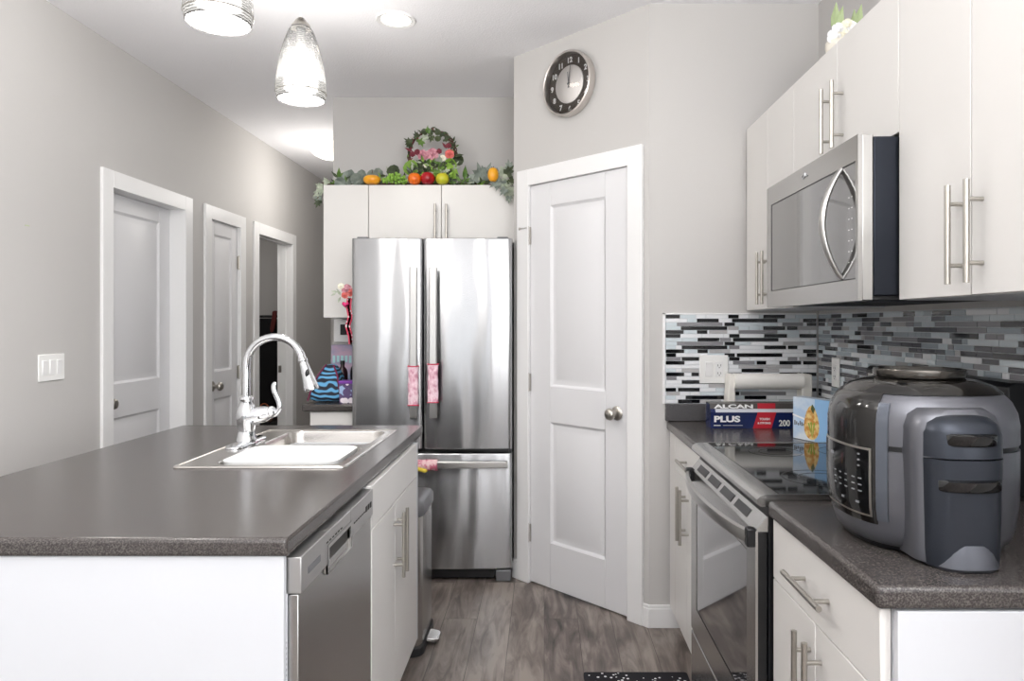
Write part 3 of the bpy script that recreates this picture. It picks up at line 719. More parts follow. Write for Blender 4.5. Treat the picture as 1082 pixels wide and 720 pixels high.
# ---------------------------------------------------------------- dishwasher
dw = thing('dishwasher', 'stainless dishwasher built into the near end of the island', 'dishwasher', (-0.8, 1.73, 0))
MB().box(-1.08, -0.55, 1.432, 2.036, 0.1, 0.868).build('tub_body', 'rubber', dw)
b = MB(); b.box(-0.551, -0.5225, 1.4345, 2.033, 0.11, 0.796); b.build('door_core', 'cabw', dw, bevel=0.002)
b = MB()
# vents on the near edge
for k in range(7): b.box(-0.536, -0.524, 1.4325, 1.4348, 0.69-k*0.011, 0.694-k*0.011)
b.build('vent_slot', 'black', dw)['kind'] = 'stuff'
b = MB(); b.box(-0.522, -0.5, 1.434, 2.034, 0.11, 0.79); b.build('door_panel', 'steel_flat', dw, bevel=0.002)
MB().box(-0.62, -0.58, 1.44, 2.03, 0.0, 0.1).build('kick_plate', 'black', dw)
# control strip with a pocket handle cut in its lower middle
M['dwstrip'] = mat('dishwasher_strip', '#b7b6b5', 0.34, 0.85)
T = axes('+x', -0.494)
b = MB(); b.T = T
zt, zb = 0.866, 0.791; pa, pb, pz = 1.62, 1.80, 0.83
b.box(1.434, pa, 0, 0.056, zb, zt).box(pb, 2.034, 0, 0.056, zb, zt).box(pa, pb, 0, 0.056, pz, zt).box(pa, pb, 0.03, 0.056, zb-0.03, pz)
b.build('control_strip', 'dwstrip', dw, bevel=0.002)
b = MB(); b.T = T
b.rings([[(pa-.012, -.001, zb-.022), (pb+.012, -.001, zb-.022), (pb+.012, -.001, pz+.006), (pa-.012, -.001, pz+.006)], [(pa-.012, .004, zb-.022), (pb+.012, .004, zb-.022), (pb+.012, .004, pz+.006), (pa-.012, .004, pz+.006)],
         ], 0, False, False)
b.box(pa-.012, pa, -0.001, 0.01, zb-.022, pz+.006).box(pb, pb+.012, -0.001, 0.01, zb-.022, pz+.006).box(pa, pb, -0.001, 0.01, pz-.004, pz+.006)
b.build('pocket_frame', 'steel_light', dw)
b = MB(); b.T = T; b.box(pa, pb, 0.008, 0.012, zb-.022, pz-.004); b.build('pocket_handle', 'gap', dw)
b = MB(); b.T = T
for k in range(6): b.box(1.60+k*0.022, 1.612+k*0.022, -0.0012, 0.001, 0.8415, 0.8445)
for k in range(6): b.box(1.83+k*0.02, 1.842+k*0.02, -0.0012, 0.001, 0.822, 0.825)
for k in range(3): b.box(1.95+k*0.024, 1.964+k*0.024, -0.0015, 0.001, 0.82, 0.835)
b.build('button_marks', 'gap', dw)['kind'] = 'stuff'
b = MB(); b.T = T; b.box(1.475, 1.555, -0.0012, 0.001, 0.818, 0.832); b.build('nameplate', 'fridge_side', dw)

# ---------------------------------------------------------------- trash can
tc_ = thing('trash_can', 'steel pedal trash can standing on the floor beyond the island end', 'trash can', (-0.62, 2.98, 0))
def tr(i, z): return rrect(-0.76+i, -0.492-i, 2.83+i, 3.14-i, 0.045, z)
MB().rings([tr(0.0, 0.0), tr(-0.004, 0.004), tr(-0.004, 0.035), tr(0, 0.04)]).build('base', 'rubber', tc_, smooth=40)
MB().rings([tr(0.003, 0.04), tr(0.002, 0.56)]).build('body', 'steel_flat', tc_, smooth=40)
MB().rings([tr(0.002, 0.562), tr(-0.005, 0.566), tr(-0.005, 0.60), tr(0.003, 0.615), tr(0.03, 0.622)]).build('lid', mat('grey_lid', '#6f6f72', 0.35, 0.6), tc_, smooth=50)
b = MB(); b.rings([[(-0.49, 2.93+dy, 0.02+dz) for dy, dz in ((0, 0), (0.10, 0), (0.10, 0.014), (0, 0.014))], [(-0.455, 2.935+dy, 0.016+dz) for dy, dz in ((0, 0), (0.09, 0), (0.09, 0.014), (0, 0.014))], [(-0.44, 2.945+dy, 0.016+dz) for dy, dz in ((0, 0), (0.07, 0), (0.07, 0.01), (0, 0.01))]])
b.build('pedal', 'steel_flat', tc_, bevel=0.003)

# ================================================================= refrigerator
FX0, FX1, FY = -1.003, -0.168, 3.675
SP = -0.632
fr = thing('refrigerator', 'stainless steel french-door refrigerator with a bottom freezer drawer', 'refrigerator', (-0.585, 4.0, 0))
MB().box(FX0+0.004, FX1-0.003, FY+0.085, 4.37, 0.03, 1.775).build('body', 'fridge_side', fr, bevel=0.004)
MB().box(FX0+0.02, FX1-0.02, FY+0.06, FY+0.085, 0.05, 1.77).build('gasket', 'black', fr)
def bowed(x0, x1, z0, z1, y, bow, depth, name, material, parent, edge=0.012, n=20):
    """door whose front is slightly bowed and rolls back at both vertical edges"""
    b = MB(); sec = []
    for k in range(n+1):
        t = k/n; x = x0+(x1-x0)*t; u = 2*t-1
        d = bow*(1-u*u)
        e_ = min(t, 1-t)*(x1-x0)
        if e_ < edge: d -= (edge - math.sqrt(max(0, edge*edge-(edge-e_)**2)))
        sec.append((x, y-d))
    # finer samples at the edges
    sec = [(x0, y+edge*0.9)] + [(x0+edge*(1-math.cos(R(a))), y+edge*(1-math.sin(R(a))) - bow*0.0) for a in (25, 50, 75)] + sec[1:-1] + [(x1-edge*(1-math.cos(R(a))), y+edge*(1-math.sin(R(a)))) for a in (75, 50, 25)] + [(x1, y+edge*0.9)]
    out = sec + [(x1, y+depth), (x0, y+depth)]
    def sc(z, s_): return [(x, yy + (s_ if yy < y+depth-0.001 else 0), z) for x, yy in out]
    b.rings([sc(z0, 0.005), sc(z0+0.002, 0.001), sc(z0+0.006, 0), sc(z1-0.006, 0), sc(z1-0.002, 0.001), sc(z1, 0.005)])
    return b.build(name, material, parent, smooth=50)
dl = bowed(FX0, SP-0.003, 0.69, 1.79, FY, 0.009, 0.06, 'door', 'steel', fr)
drr = bowed(SP+0.003, FX1, 0.69, 1.79, FY, 0.009, 0.06, 'door', 'steel', fr)
dz = bowed(FX0, FX1, 0.065, 0.668, FY, 0.010, 0.06, 'freezer_drawer', 'steel', fr)
for px, dr in ((-0.672, dl), (-0.571, drr)):
    b = MB(); zz = [0.857, 0.87, 1.0, 1.25, 1.5, 1.62, 1.635]; 
    def bar(z, y): return [(px-0.02, y, z), (px-0.017, y-0.007, z), (px+0.017, y-0.007, z), (px+0.02, y, z), (px+0.02, y+0.008, z), (px-0.02, y+0.008, z)]
    b.rings([bar(z, FY-0.05-0.006*math.sin(PI*(z-0.85)/0.79)) for z in zz])
    b.box(px-0.012, px+0.012, FY-0.045, FY+0.004, 0.875, 0.905).box(px-0.012, px+0.012, FY-0.045, FY+0.004, 1.585, 1.615)
    b.build('handle', 'steel_light', dr, bevel=0.002)
b = MB()
def hb(x): 
    y = FY-0.052-0.008*math.sin(PI*(x-FX0)/(FX1-FX0)); return [(x, y, 0.60), (x, y-0.008, 0.604), (x, y-0.008, 0.634), (x, y, 0.638), (x, y+0.008, 0.638), (x, y+0.008, 0.60)]
b.rings([hb(FX0+0.02+(FX1-FX0-0.04)*k/14) for k in range(15)])
b.box(FX0+0.03, FX0+0.06, FY-0.05, FY+0.004, 0.608, 0.63).box(FX1-0.06, FX1-0.03, FY-0.05, FY+0.004, 0.608, 0.63)
b.build('handle', 'steel_light', dz, bevel=0.002)
MB().box(FX0+0.02, FX1-0.09, FY+0.02, FY+0.06, 0.012, 0.06).build('kick_grille', 'black', fr, bevel=0.003)
MB().box(FX1-0.085, FX1-0.005, FY-0.005, FY+0.08, 0.0, 0.06).build('foot_cover', 'fridge_side', fr, bevel=0.006)
MB().box(FX0+0.01, FX0+0.09, FY+0.0, FY+0.08, 0.0, 0.06).build('foot_cover', 'fridge_side', fr, bevel=0.006)
for hx in (FX0+0.05, FX1-0.05): MB().box(hx-0.03, hx+0.03, FY+0.02, FY+0.16, 1.776, 1.80).build('hinge_cover', 'fridge_side', fr, bevel=0.006)
b = MB()
lx, lz = -0.326, 1.705
def script(b, x, y, z, s_, pts, r): b.tube([(x+a*s_, y, z+c_*s_) for a, c_ in pts], r, 8)
script(b, lx, FY-0.008, lz, 1, [(-0.045, 0.004), (-0.035, -0.006), (-0.02, -0.008), (-0.005, 0.004), (0.002, 0.014), (0.0, -0.004), (0.008, 0.006), (0.014, -0.005), (0.024, 0.006), (0.028, -0.006), (0.042, -0.004)], 0.0014)
ring = [(-0.028+0.016*math.cos(2*PI*k/14), 0.0+0.008*math.sin(2*PI*k/14)) for k in range(15)]
script(b, lx, FY-0.008, lz, 1, ring, 0.0013)
b.build('emblem', 'chrome', drr, smooth=60)

# fabric covers on the handles
M['pinkcloth'] = mat('pink_floral_cloth', '#efd3dc', 0.9, noise=('#c98ba0', 55, (1, 1, 0.7), 0.42, 0.66), bump=(60, 0.6))
M['pinktrim'] = mat('crimson_trim', '#c5304f', 0.8)
def cover(px, z0, z1, label):
    t = thing('handle_cover', label, 'handle cover', (px, FY-0.055, z0))
    b = MB(); n = 14; rs_ = []
    rr = random.Random(int(abs(px)*1000))
    for i in range(n+1):
        z = z0+(z1-z0)*i/n; w_ = 0.0265+rr.uniform(-0.002, 0.0025)+(0.002 if i in (0, n) else 0); d_ = 0.017+rr.uniform(-0.001, 0.002)
        rs_.append([(px+w_*math.copysign(abs(math.cos(a))**0.6, math.cos(a)), FY-0.052+d_*math.copysign(abs(math.sin(a))**0.6, math.sin(a)), z) for a in [2*PI*k/20 for k in range(20)]])
    b.rings(rs_, 0, False, False); b.build('cloth', 'pinkcloth', t, smooth=70, sub=1)
    for z in (z0, z1):
        b = MB(); b.tube([(px+0.028*math.copysign(abs(math.cos(a))**0.6, math.cos(a)), FY-0.052+0.0185*math.copysign(abs(math.sin(a))**0.6, math.sin(a)), z+rr.uniform(-0.001, 0.001)) for a in [2*PI*k/20 for k in range(21)]], 0.0028, 8)
        b.build('trim_band', 'pinktrim', t, smooth=60)
cover(-0.672, 0.925, 1.125, 'pink floral cloth cover with crimson edges on the left refrigerator handle')
cover(-0.571, 0.94, 1.135, 'pink floral cloth cover with crimson edges on the right refrigerator handle')
M['floralcloth'] = mat('floral_towel', '#e8c6c8', 0.9, noise=('#c4657e', 40, (1, 1, 1), 0.45, 0.6), bump=(50, 0.8))
M['yellowcloth'] = mat('yellow_cloth', '#d9c24a', 0.9)
t = thing('handle_cover', 'bunched pink and yellow floral cloth on the freezer drawer handle', 'handle cover', (-0.585, FY-0.055, 0.6))
b = MB(); rr = random.Random(3)
b.rings([[(x, FY-0.056+(0.02+rr.uniform(-.002, .003))*math.cos(a), 0.618+(0.028+rr.uniform(-.003, .005))*math.sin(a)) for a in [2*PI*k/16 for k in range(16)]] for x in [-0.70+0.0118*i for i in range(14)]], 0, False, False)
b.build('cloth', 'floralcloth', t, smooth=70, sub=1)
b = MB()
for px_, pz_ in ((-0.625, 0.598), (-0.61, 0.594), (-0.64, 0.602)): b.sphere((px_, FY-0.083, pz_), 0.013, 10, 8, 0, (1.2, 0.5, 0.8))
b.build('yellow_flower', 'yellowcloth', t, smooth=60)

# ================================================================= microwave
mw = thing('microwave', 'stainless over-the-range microwave with a bowed door handle', 'microwave', (1.0, 2.14, 1.40))
MA, MBY = 1.775, 2.50
MB().box(0.83, 1.208, MA+0.001, MBY-0.003, 1.412, 1.815).build('body', 'steel_dark', mw, bevel=0.003)
b = MB(); b.T = Matrix.Identity(4)
b.box(0.80, 0.829, MA, MBY, 1.400, 1.82); b.build('door_back', 'steel_light', mw, bevel=0.003)
# frame round the window
T = axes('-x', 0.79)     # local x = -Y
g0, g1, h0, h1 = -2.455, -1.79, 1.455, 1.756
b = MB(); b.T = T
b.box(-MBY, -MA, 0, 0.0105, h1, 1.82).box(-MBY, -MA, 0, 0.0105, 1.400, h0).box(-MBY, g0, 0, 0.0105, h0, h1).box(g1, -MA, 0, 0.0105, h0, h1)
dfm = b.build('door_frame', 'steel_flat', mw)
b = MB(); b.T = T; b.box(g0, g1, 0.0015, 0.0104, h0, h1); b.build('door_glass', 'mw_glass', mw)
b = MB(); b.T = T; b.box(g0, g0+0.004, 0.0, 0.003, h0, h1).box(g0, g1, 0.0, 0.003, h1-0.003, h1).box(g0, g1, 0, 0.003, h0, h0+0.003); b.build('glass_edge', 'black', mw)
b = MB(); b.T = T
hy = -1.878; pts = []
for k in range(17):
    t_ = k/16; pts.append((hy, 0.002-0.052*math.sin(PI*t_)**0.85, 1.462+0.292*t_))
b.tube(pts, [0.010+0.004*math.sin(PI*k/16) for k in range(17)], 16, 0, 0.6, up=(1, 0, 0))
b.build('handle', 'steel_light', mw, smooth=70)
b = MB(); b.T = T
for r_ in range(7):
    for c_ in range(2): b.box(-1.833+c_*0.018, -1.829+c_*0.018, 0.0008, 0.0016, 1.50+r_*0.028, 1.502+r_*0.028)
b.build('button_marks', 'whiteplastic', mw)['kind'] = 'stuff'
b = MB()
script(b, 0, 0, 0, 1, [(0, 0)]*2, 0.0001)
b = MB(); b.T = T
pp = [(-0.022, 0.002), (-0.012, -0.006), (0.0, -0.004), (0.006, 0.008), (0.008, -0.004), (0.014, 0.003), (0.02, -0.005), (0.028, -0.002)]
b.tube([(-2.14+a, -0.0012, 1.79+c_) for a, c_ in pp], 0.0013, 8)
b.tube([(-2.148+0.011*math.cos(2*PI*k/12), -0.0012, 1.79+0.006*math.sin(2*PI*k/12)) for k in range(13)], 0.0012, 8)
b.build('emblem', 'chrome', mw, smooth=60)
b = MB(); b.box(0.82, 1.20, MA+0.01, MBY-0.01, 1.404, 1.412); b.build('underside_plate', 'rubber', mw)
b = MB()
for yy in (1.87, 2.25):
    for k in range(12): b.box(0.87, 1.05, yy+k*0.013, yy+0.006+k*0.013, 1.402, 1.405)
b.build('filter_slats', 'steel_dark', mw)['kind'] = 'stuff'

# ================================================================= range
rg = thing('range', 'stainless glass-top electric range between the right-hand worktops', 'range', (0.85, 2.09, 0))
RA, RB = 1.712, 2.468
MB().box(0.545, 1.19, RA, RB, 0.02, 0.895).build('body', 'black', rg)
MB().box(0.572, 1.13, RA+0.004, RB-0.004, 0.921, 0.926).build('glass_top', 'glass_black', rg, bevel=0.002)
# rounded steel front trim with frame
b = MB()
fr_sec = [(0.525, 0.897), (0.517, 0.903), (0.517, 0.914), (0.525, 0.922), (0.540, 0.9265), (0.570, 0.9265), (0.570, 0.897)]
b.rings([[(x, y, z) for x, z in fr_sec] for y in (RA, RB)])
b.box(0.570, 1.14, RA, RA+0.004, 0.897, 0.9275).box(0.570, 1.14, RB-0.006, RB, 0.897, 0.9275)
b.build('front_trim', 'steel_flat', rg, smooth=40)
M['burner'] = mat('burner_ring', '#2f3033', 0.2)
for cx_, cy_, r_ in ((0.75, 1.90, 0.105), (0.75, 2.29, 0.085), (1.0, 1.90, 0.08), (1.0, 2.29, 0.105)):
    b = MB()
    for q_ in (1.0, 0.62):
        b.lathe([(r_*q_, 0.9262), (r_*q_, 0.9265), (r_*q_-0.003, 0.9265), (r_*q_-0.003, 0.9262)], (cx_, cy_, 0), 48)
    b.build('burner_ring', 'burner', rg)
# backguard
b = MB(); b.rings([[(1.145, y, 0.92), (1.125, y, 1.185), (1.14, y, 1.197), (1.205, y, 1.197), (1.205, y, 0.92)] for y in (RA, RB)]); b.build('backguard', 'black', rg, bevel=0.004)
b = MB(); b.rings([[(1.141, y, 0.935), (1.1235, y, 1.172), (1.130, y, 1.172), (1.148, y, 0.935)] for y in (RA+0.03, RB-0.02)]); b.build('backguard_panel', 'steel_flat', rg)
b = MB(); b.rings([[(1.1365, y, 0.98), (1.1225, y, 1.155), (1.130, y, 1.155), (1.142, y, 0.98)] for y in (1.98, 2.2)]); b.build('display', 'glass_black', rg)
for ky in (1.80, 1.89, 2.30, 2.39):
    b = MB(); b.T = Matrix.Translation((1.132, ky, 1.06)) @ Matrix.Rotation(R(-90), 4, 'Z')
    b.lathe([(0.0, 0.0), (0.022, 0), (0.022, 0.006), (0.017, 0.01), (0.015, 0.022), (0.0, 0.023)], (0, 0, 0), 20, 0, 'Y')
    b.build('control_knob', 'black', rg, smooth=40)
# oven door
OX = 0.514
T = axes('-x', OX)
dcore = MB(); dcore.T = T; dcore.box(-RB+0.003, -RA-0.003, 0.004, 0.030, 0.285, 0.834)
od = dcore.build('oven_door', 'black', rg, bevel=0.003)
wz0, wz1, wa, wb = 0.375, 0.77, -2.385, -1.79
b = MB(); b.T = T
b.box(-RB+0.003, -RA-0.003, 0, 0.006, wz1, 0.835).box(-RB+0.003, -RA-0.003, 0, 0.006, 0.285, wz0).box(-RB+0.003, wa, 0, 0.006, wz0, wz1).box(wb, -RA-0.003, 0, 0.006, wz0, wz1)
b.build('door_skin', 'steel_flat', od)
b = MB(); b.T = T; b.box(wa+0.004, wb-0.004, 0.002, 0.006, wz0+0.004, wz1-0.004); b.build('oven_window', 'oven_glass', od)
b = MB(); b.T = T
b.rings([[(-RB+0.003, 0.0, z0_) if False else (xx, yy_, zz_) for xx, yy_, zz_ in ((-RB+0.003, 0.0, 0.835), (-RA-0.003, 0.0, 0.835), (-RA-0.003, 0.028, 0.872), (-RB+0.003, 0.028, 0.872))],
         [(-RB+0.003, 0.03, 0.835), (-RA-0.003, 0.03, 0.835), (-RA-0.003, 0.031, 0.872), (-RB+0.003, 0.031, 0.872)]])
b.build('top_rail', 'steel_flat', od)
b = MB(); b.T = T
for k in range(4):
    x0_ = -2.40+k*0.155
    b.rings([[(x0_, 0.0055, 0.8445), (x0_+0.12, 0.0055, 0.8445), (x0_+0.12, 0.0195, 0.863), (x0_, 0.0195, 0.863)], [(x0_, 0.007, 0.8435), (x0_+0.12, 0.007, 0.8435), (x0_+0.12, 0.021, 0.862), (x0_, 0.021, 0.862)]])
b.build('vent_slot', 'black', od)['kind'] = 'stuff'
b = MB(); b.T = T; rs_ = []
for k in range(17):
    t_ = k/16; x = -RB+0.012+(RB-RA-0.03)*t_; y_ = -0.012-0.043*math.sin(PI*t_)**0.7; z_ = 0.818
    rs_.append([(x, y_+0.006, z_-0.017), (x, y_-0.004, z_-0.014), (x, y_-0.007, z_), (x, y_-0.004, z_+0.014), (x, y_+0.006, z_+0.017), (x, y_+0.010, z_)])
b.rings(rs_); b.build('handle', 'steel_light', od, smooth=50)
for e0 in (-RB+0.004, -RA-0.03):
    b = MB(); b.T = T; b.box(e0, e0+0.026, -0.02, 0.004, 0.796, 0.842); b.build('handle_mount', 'black', od, bevel=0.004)
b = MB(); b.T = T; b.box(-RB+0.003, -RA-0.003, 0, 0.03, 0.07, 0.275); b.build('storage_drawer', 'steel_flat', rg, bevel=0.004)
MB().box(0.56, 0.60, RA+0.01, RB-0.01, 0, 0.07).build('kick_plate', 'black', rg)

# ================================================================= multicooker
M['slate'] = mat('slate_metallic_plastic', '#606167', 0.34, 0.55, coat=0.4)
M['slate_dark'] = mat('dark_slate_plastic', '#33373f', 0.33, 0.6)
M['slate_foot'] = mat('slate_foot_plastic', '#56585f', 0.38, 0.5)
M['smoke'] = mat('smoky_black_gloss', '#0d0b09', 0.12, 0.0, spec=0.5, coat=0.2)
M['mark'] = mat('pale_print', '#7f8184', 0.5)
M['darkchrome'] = mat('dark_chrome', '#54514d', 0.2, 1.0)
KX, KY, KZ = 0.757, 1.425, 0.9145
ck = thing('multicooker', 'large slate-grey multicooker with black control panel on the near right worktop', 'multicooker', (KX, KY, KZ))
def se(rx, ry, z, n=48, p=2.6, a0=0.0, a1=360.0, cx=KX, cy=KY):
    out = []
    for k in range(n if a1-a0 >= 360 else n+1):
        a = R(a0+(a1-a0)*k/n); c_, s_ = math.cos(a), math.sin(a)
        r_ = (abs(c_)**p+abs(s_)**p)**(-1/p)
        out.append((cx+rx*0.855*r_*c_, cy+ry*0.9*r_*s_, KZ+z))
    return out
A, B_ = 0.188, 0.172
low = [(0.160, 0.145, 0.008), (0.172, 0.158, 0.018), (0.180, 0.165, 0.04), (0.186, 0.170, 0.08), (A, B_, 0.13), (A, B_, 0.190)]
MB().rings([se(*s_) for s_ in low]).build('body', 'slate', ck, smooth=60)
MB().rings([se(0.150, 0.137, 0.0), se(0.160, 0.145, 0.004), se(0.165, 0.150, 0.014)]).build('base', 'black', ck, smooth=40)
MB().rings([se(A-0.003, B_-0.003, 0.189), se(A-0.003, B_-0.003, 0.201)]).build('seam_band', 'black', ck, smooth=60)
hi = [(A, B_, 0.200), (A, B_, 0.235), (0.184, 0.168, 0.258), (0.174, 0.159, 0.278), (0.158, 0.145, 0.294), (0.138, 0.127, 0.305), (0.118, 0.108, 0.312)]
MB().rings([se(*s_) for s_ in hi]).build('lid', 'slate', ck, smooth=60)
# black lid centre with shiny ring on top
b = MB(); b.rings([se(0.160, 0.147, 0.294, p=2.6), se(0.146, 0.134, 0.306, p=2.5), se(0.118, 0.108, 0.316, p=2.2), se(0.096, 0.09, 0.319, p=2), se(0.092, 0.086, 0.326, p=2), se(0.0, 0.0, 0.326, p=2)], 0, False, False)
b.build('lid_centre', 'smoke', ck, smooth=50)
MB().rings([se(0.098, 0.092, 0.321, p=2), se(0.101, 0.095, 0.331, p=2), se(0.098, 0.092, 0.337, p=2), se(0.088, 0.083, 0.337, p=2), se(0.080, 0.076, 0.331, p=2), se(0.0, 0.0, 0.3315, p=2)], 0, False, False).build('top_ring', 'darkchrome', ck, smooth=60)
# black front shell on the aisle side (towards -X), slightly proud of the body
def shell(levels, a0, a1, off, name, material, n=20, inset=0.0):
    rs_ = []
    for rx, ry, z in levels: rs_.append(se(rx+off, ry+off, z, n, 2.6, a0, a1))
    rs2 = []
    for rx, ry, z in levels: rs2.append(se(rx-0.01, ry-0.01, z, n, 2.6, a0, a1))
    loops = [o_+list(reversed(i_)) for o_, i_ in zip(rs_, rs2)]
    return MB().rings(loops).build(name, material, ck, smooth=50)
full = [(0.181, 0.166, 0.050), (0.186, 0.170, 0.08), (A, B_, 0.13), (A, B_, 0.235), (0.184, 0.168, 0.258), (0.174, 0.159, 0.278), (0.158, 0.145, 0.294)]
shell(full, 130, 219, 0.0035, 'front_shell', 'smoke')
shell([(0.181, 0.166, 0.058), (0.186, 0.170, 0.08), (A, B_, 0.13), (A, B_, 0.235), (0.184, 0.168, 0.258), (0.174, 0.159, 0.278)], 219, 226, 0.0045, 'front_bezel', mat('blue_grey_bezel', '#5d626b', 0.28, 0.6), 4)
# control panel
pan = [(0.1835, 0.1675, 0.068), (0.186, 0.170, 0.08), (A, B_, 0.13), (A, B_, 0.186)]
shell([(0.182, 0.1665, 0.062)]+pan[1:3]+[(A, B_, 0.192)], 150, 216, 0.005, 'panel_outline', 'nickel')
cp = shell([(0.1825, 0.167, 0.066)]+pan[1:3]+[(A, B_, 0.188)], 152, 214.5, 0.006, 'control_panel', 'blackgloss')
b = MB()
def mark(a, z, wd, ht):
    for lv in (0,):
        p0 = se(A+0.0066, B_+0.0066, z-ht/2, 1, 2.6, a-wd, a+wd); p1 = se(A+0.0066, B_+0.0066, z+ht/2, 1, 2.6, a-wd, a+wd)
        q0 = se(A+0.005, B_+0.005, z-ht/2, 1, 2.6, a-wd, a+wd); q1 = se(A+0.005, B_+0.005, z+ht/2, 1, 2.6, a-wd, a+wd)
        b.rings([[p0[0], p0[1], q0[1], q0[0]], [p1[0], p1[1], q1[1], q1[0]]])
for z_ in (0.178, 0.167, 0.156): mark(207, z_, 1.0, 0.003)
for a_ in (178, 186, 194, 202, 208):
    for z_ in (0.132, 0.12, 0.108): mark(a_, z_, 1.4, 0.0022)
mark(206, 0.086, 1.5, 0.004); mark(190, 0.086, 1.5, 0.004); mark(172, 0.165, 3, 0.006)
b.build('button_print', 'mark', cp)['kind'] = 'stuff'
text('N I N J A', 0.018, frame_matrix((KX-A-0.0045, KY-0.055, KZ+0.225), (0, -1, 0), (0, 0, 1)), 'mark', 'lettering', ck, 0.0004) if False else None
# housing column on the side facing the camera
cxk = 0.737; cyk = 1.262
def col(z, w_, d_, n=24):
    pts = []
    for k in range(n+1):
        a = PI + PI*k/n; c_, s_ = math.cos(a), math.sin(a); p = 3.2; r_ = (abs(c_)**p+abs(s_)**p)**(-1/p)
        pts.append((cxk+w_*r_*c_, cyk+0.02+d_*r_*s_, KZ+z))
    return pts+[(cxk+w_, cyk+0.06, KZ+z), (cxk-w_, cyk+0.06, KZ+z)]
MB().rings([col(0.004, 0.066, 0.072), col(0.03, 0.0675, 0.074), col(0.191, 0.071, 0.076)]).build('condensation_column', 'slate_dark', ck, smooth=50)
MB().rings([col(0.194, 0.071, 0.076), col(0.235, 0.070, 0.074), col(0.252, 0.064, 0.067), col(0.262, 0.052, 0.054), col(0.267, 0.034, 0.035)]).build('hinge_housing', 'slate_dark', ck, smooth=50)
MB().rings([col(0.006, 0.074, 0.052), col(0.195, 0.081, 0.05), col(0.240, 0.080, 0.048), col(0.262, 0.072, 0.042), col(0.274, 0.055, 0.033)]).build('column_bezel', 'slate', ck, smooth=50)
MB().rings([col(0.0, 0.058, 0.078), col(0.006, 0.060, 0.083), col(0.03, 0.050, 0.080), col(0.045, 0.042, 0.075)]).build('foot_wedge', 'slate_foot', ck, smooth=40)
for z_, w_ in ((0.226, 0.052), (0.147, 0.060)):
    b = MB(); n = 16
    def arc(off, dz):
        return [(cxk+w_*math.cos(PI+PI*k/n)*(1+off*2), cyk+0.02+(0.080+off)*(abs(math.sin(PI*k/n))**0.35)*-1, KZ+z_+dz) for k in range(n+1)]
    def lp(dz, o_): return arc(o_, dz)+list(reversed([(x, y+0.02, z) for x, y, z in arc(o_, dz)]))
    b.rings([lp(-0.011, 0.0), lp(-0.008, 0.004), lp(0.008, 0.005), lp(0.011, 0.0)])
    b.build('handle', 'blackgloss', ck, smooth=50)
for a_ in (45, 135, 225, 315):
    p = se(0.13, 0.12, 0, 4, 2, a_, a_+0.01)[0]
# ================================================================= foil box, blue box, paper towel holder
M['navy'] = mat('navy_card', '#14204a', 0.25, noise=('#1c2c60', 6)); M['charc'] = mat('charcoal_card', '#4a4644', 0.35)
M['redcard'] = mat('red_card', '#c22536', 0.3); M['silver'] = mat('silver_card', '#c9ccd2', 0.3); M['whitecard'] = mat('white_print', '#f4f4f4', 0.5)
bx, by, bz = 0.682, 2.885, 0.9145; BL = 0.375
fb = thing('foil_box', 'long navy and red foil box lettered PLUS and ALCAN on the far right worktop', 'box', (bx+BL/2, by+0.035, bz))
sec = [(0, 0), (0, 0.066), (0.012, 0.078), (0.016, 0.1), (0.085, 0.1), (0.085, 0)]
b = MB(); b.rings([[(x, by+a, bz+z) for a, z in sec] for x in (bx, bx+BL)]); b.build('carton', 'navy', fb)
b = MB(); b.rings([[(x, by+a, bz+z) for a, z in ((-0.0005, 0.0655), (0.0112, 0.0785), (0.0118, 0.0775), (0.001, 0.065))] for x in (bx+0.02, bx+BL)]); b.build('silver_stripe', 'silver', fb)
b = MB(); b.rings([[(x, by+a, bz+z) for a, z in ((0.0115, 0.0785), (0.0155, 0.1005), (0.0855, 0.1008), (0.0855, 0.099), (0.017, 0.099), (0.0125, 0.0775))] for x in (bx, bx+BL)]); b.build('lid_panel', 'charc', fb)
def fquad(name, pts, material, y=by-0.0006):
    b = MB(); b.rings([[(x, y, z) for x, z in pts], [(x, y+0.0009, z) for x, z in pts]]); return b.build(name, material, fb)
fquad('red_block', [(bx+0.172, bz), (bx+0.248, bz), (bx+0.268, bz+0.066), (bx+0.192, bz+0.066)], 'redcard')
b = MB(); b.rings([[(x, by+a, bz+z) for a, z in ((0.0108, 0.0785), (0.0148, 0.1012), (0.0155, 0.1012), (0.0115, 0.0785))] for x in (bx+0.195, bx+0.268)]); b.build('red_block', 'redcard', fb)
XZ = lambda x, z, y: frame_matrix((x, y, z), (1, 0, 0), (0, 0, 1))
text('PLUS', 0.033, XZ(bx+0.012, bz+0.027, by-0.001), 'whitecard', 'lettering', fb, xs=1.5, bold=0.0014)
text('200', 0.034, XZ(bx+0.278, bz+0.010, by-0.001), 'whitecard', 'lettering', fb, xs=0.9, bold=0.0009)
text('TOUGH', 0.012, XZ(bx+0.22, bz+0.034, by-0.001), 'whitecard', 'lettering', fb, align='CENTER', bold=0.0004)
text('& STRONG', 0.011, XZ(bx+0.218, bz+0.018, by-0.001), 'whitecard', 'lettering', fb, align='CENTER', bold=0.0004)
sl = frame_matrix((bx+0.018, by+0.0115, bz+0.0815), (1, 0, 0), (0, 0.004, 0.0222))
text('ALCAN', 0.021, sl, 'whitecard', 'lettering', fb, 0.0008, xs=2.3, bold=0.0008)
b = MB(); b.box(bx+0.012, bx+0.04, by-0.0008, by, bz+0.010, bz+0.014).box(bx+0.05, bx+0.13, by-0.0008, by, bz+0.011, bz+0.013); b.build('small_print', 'silver', fb)

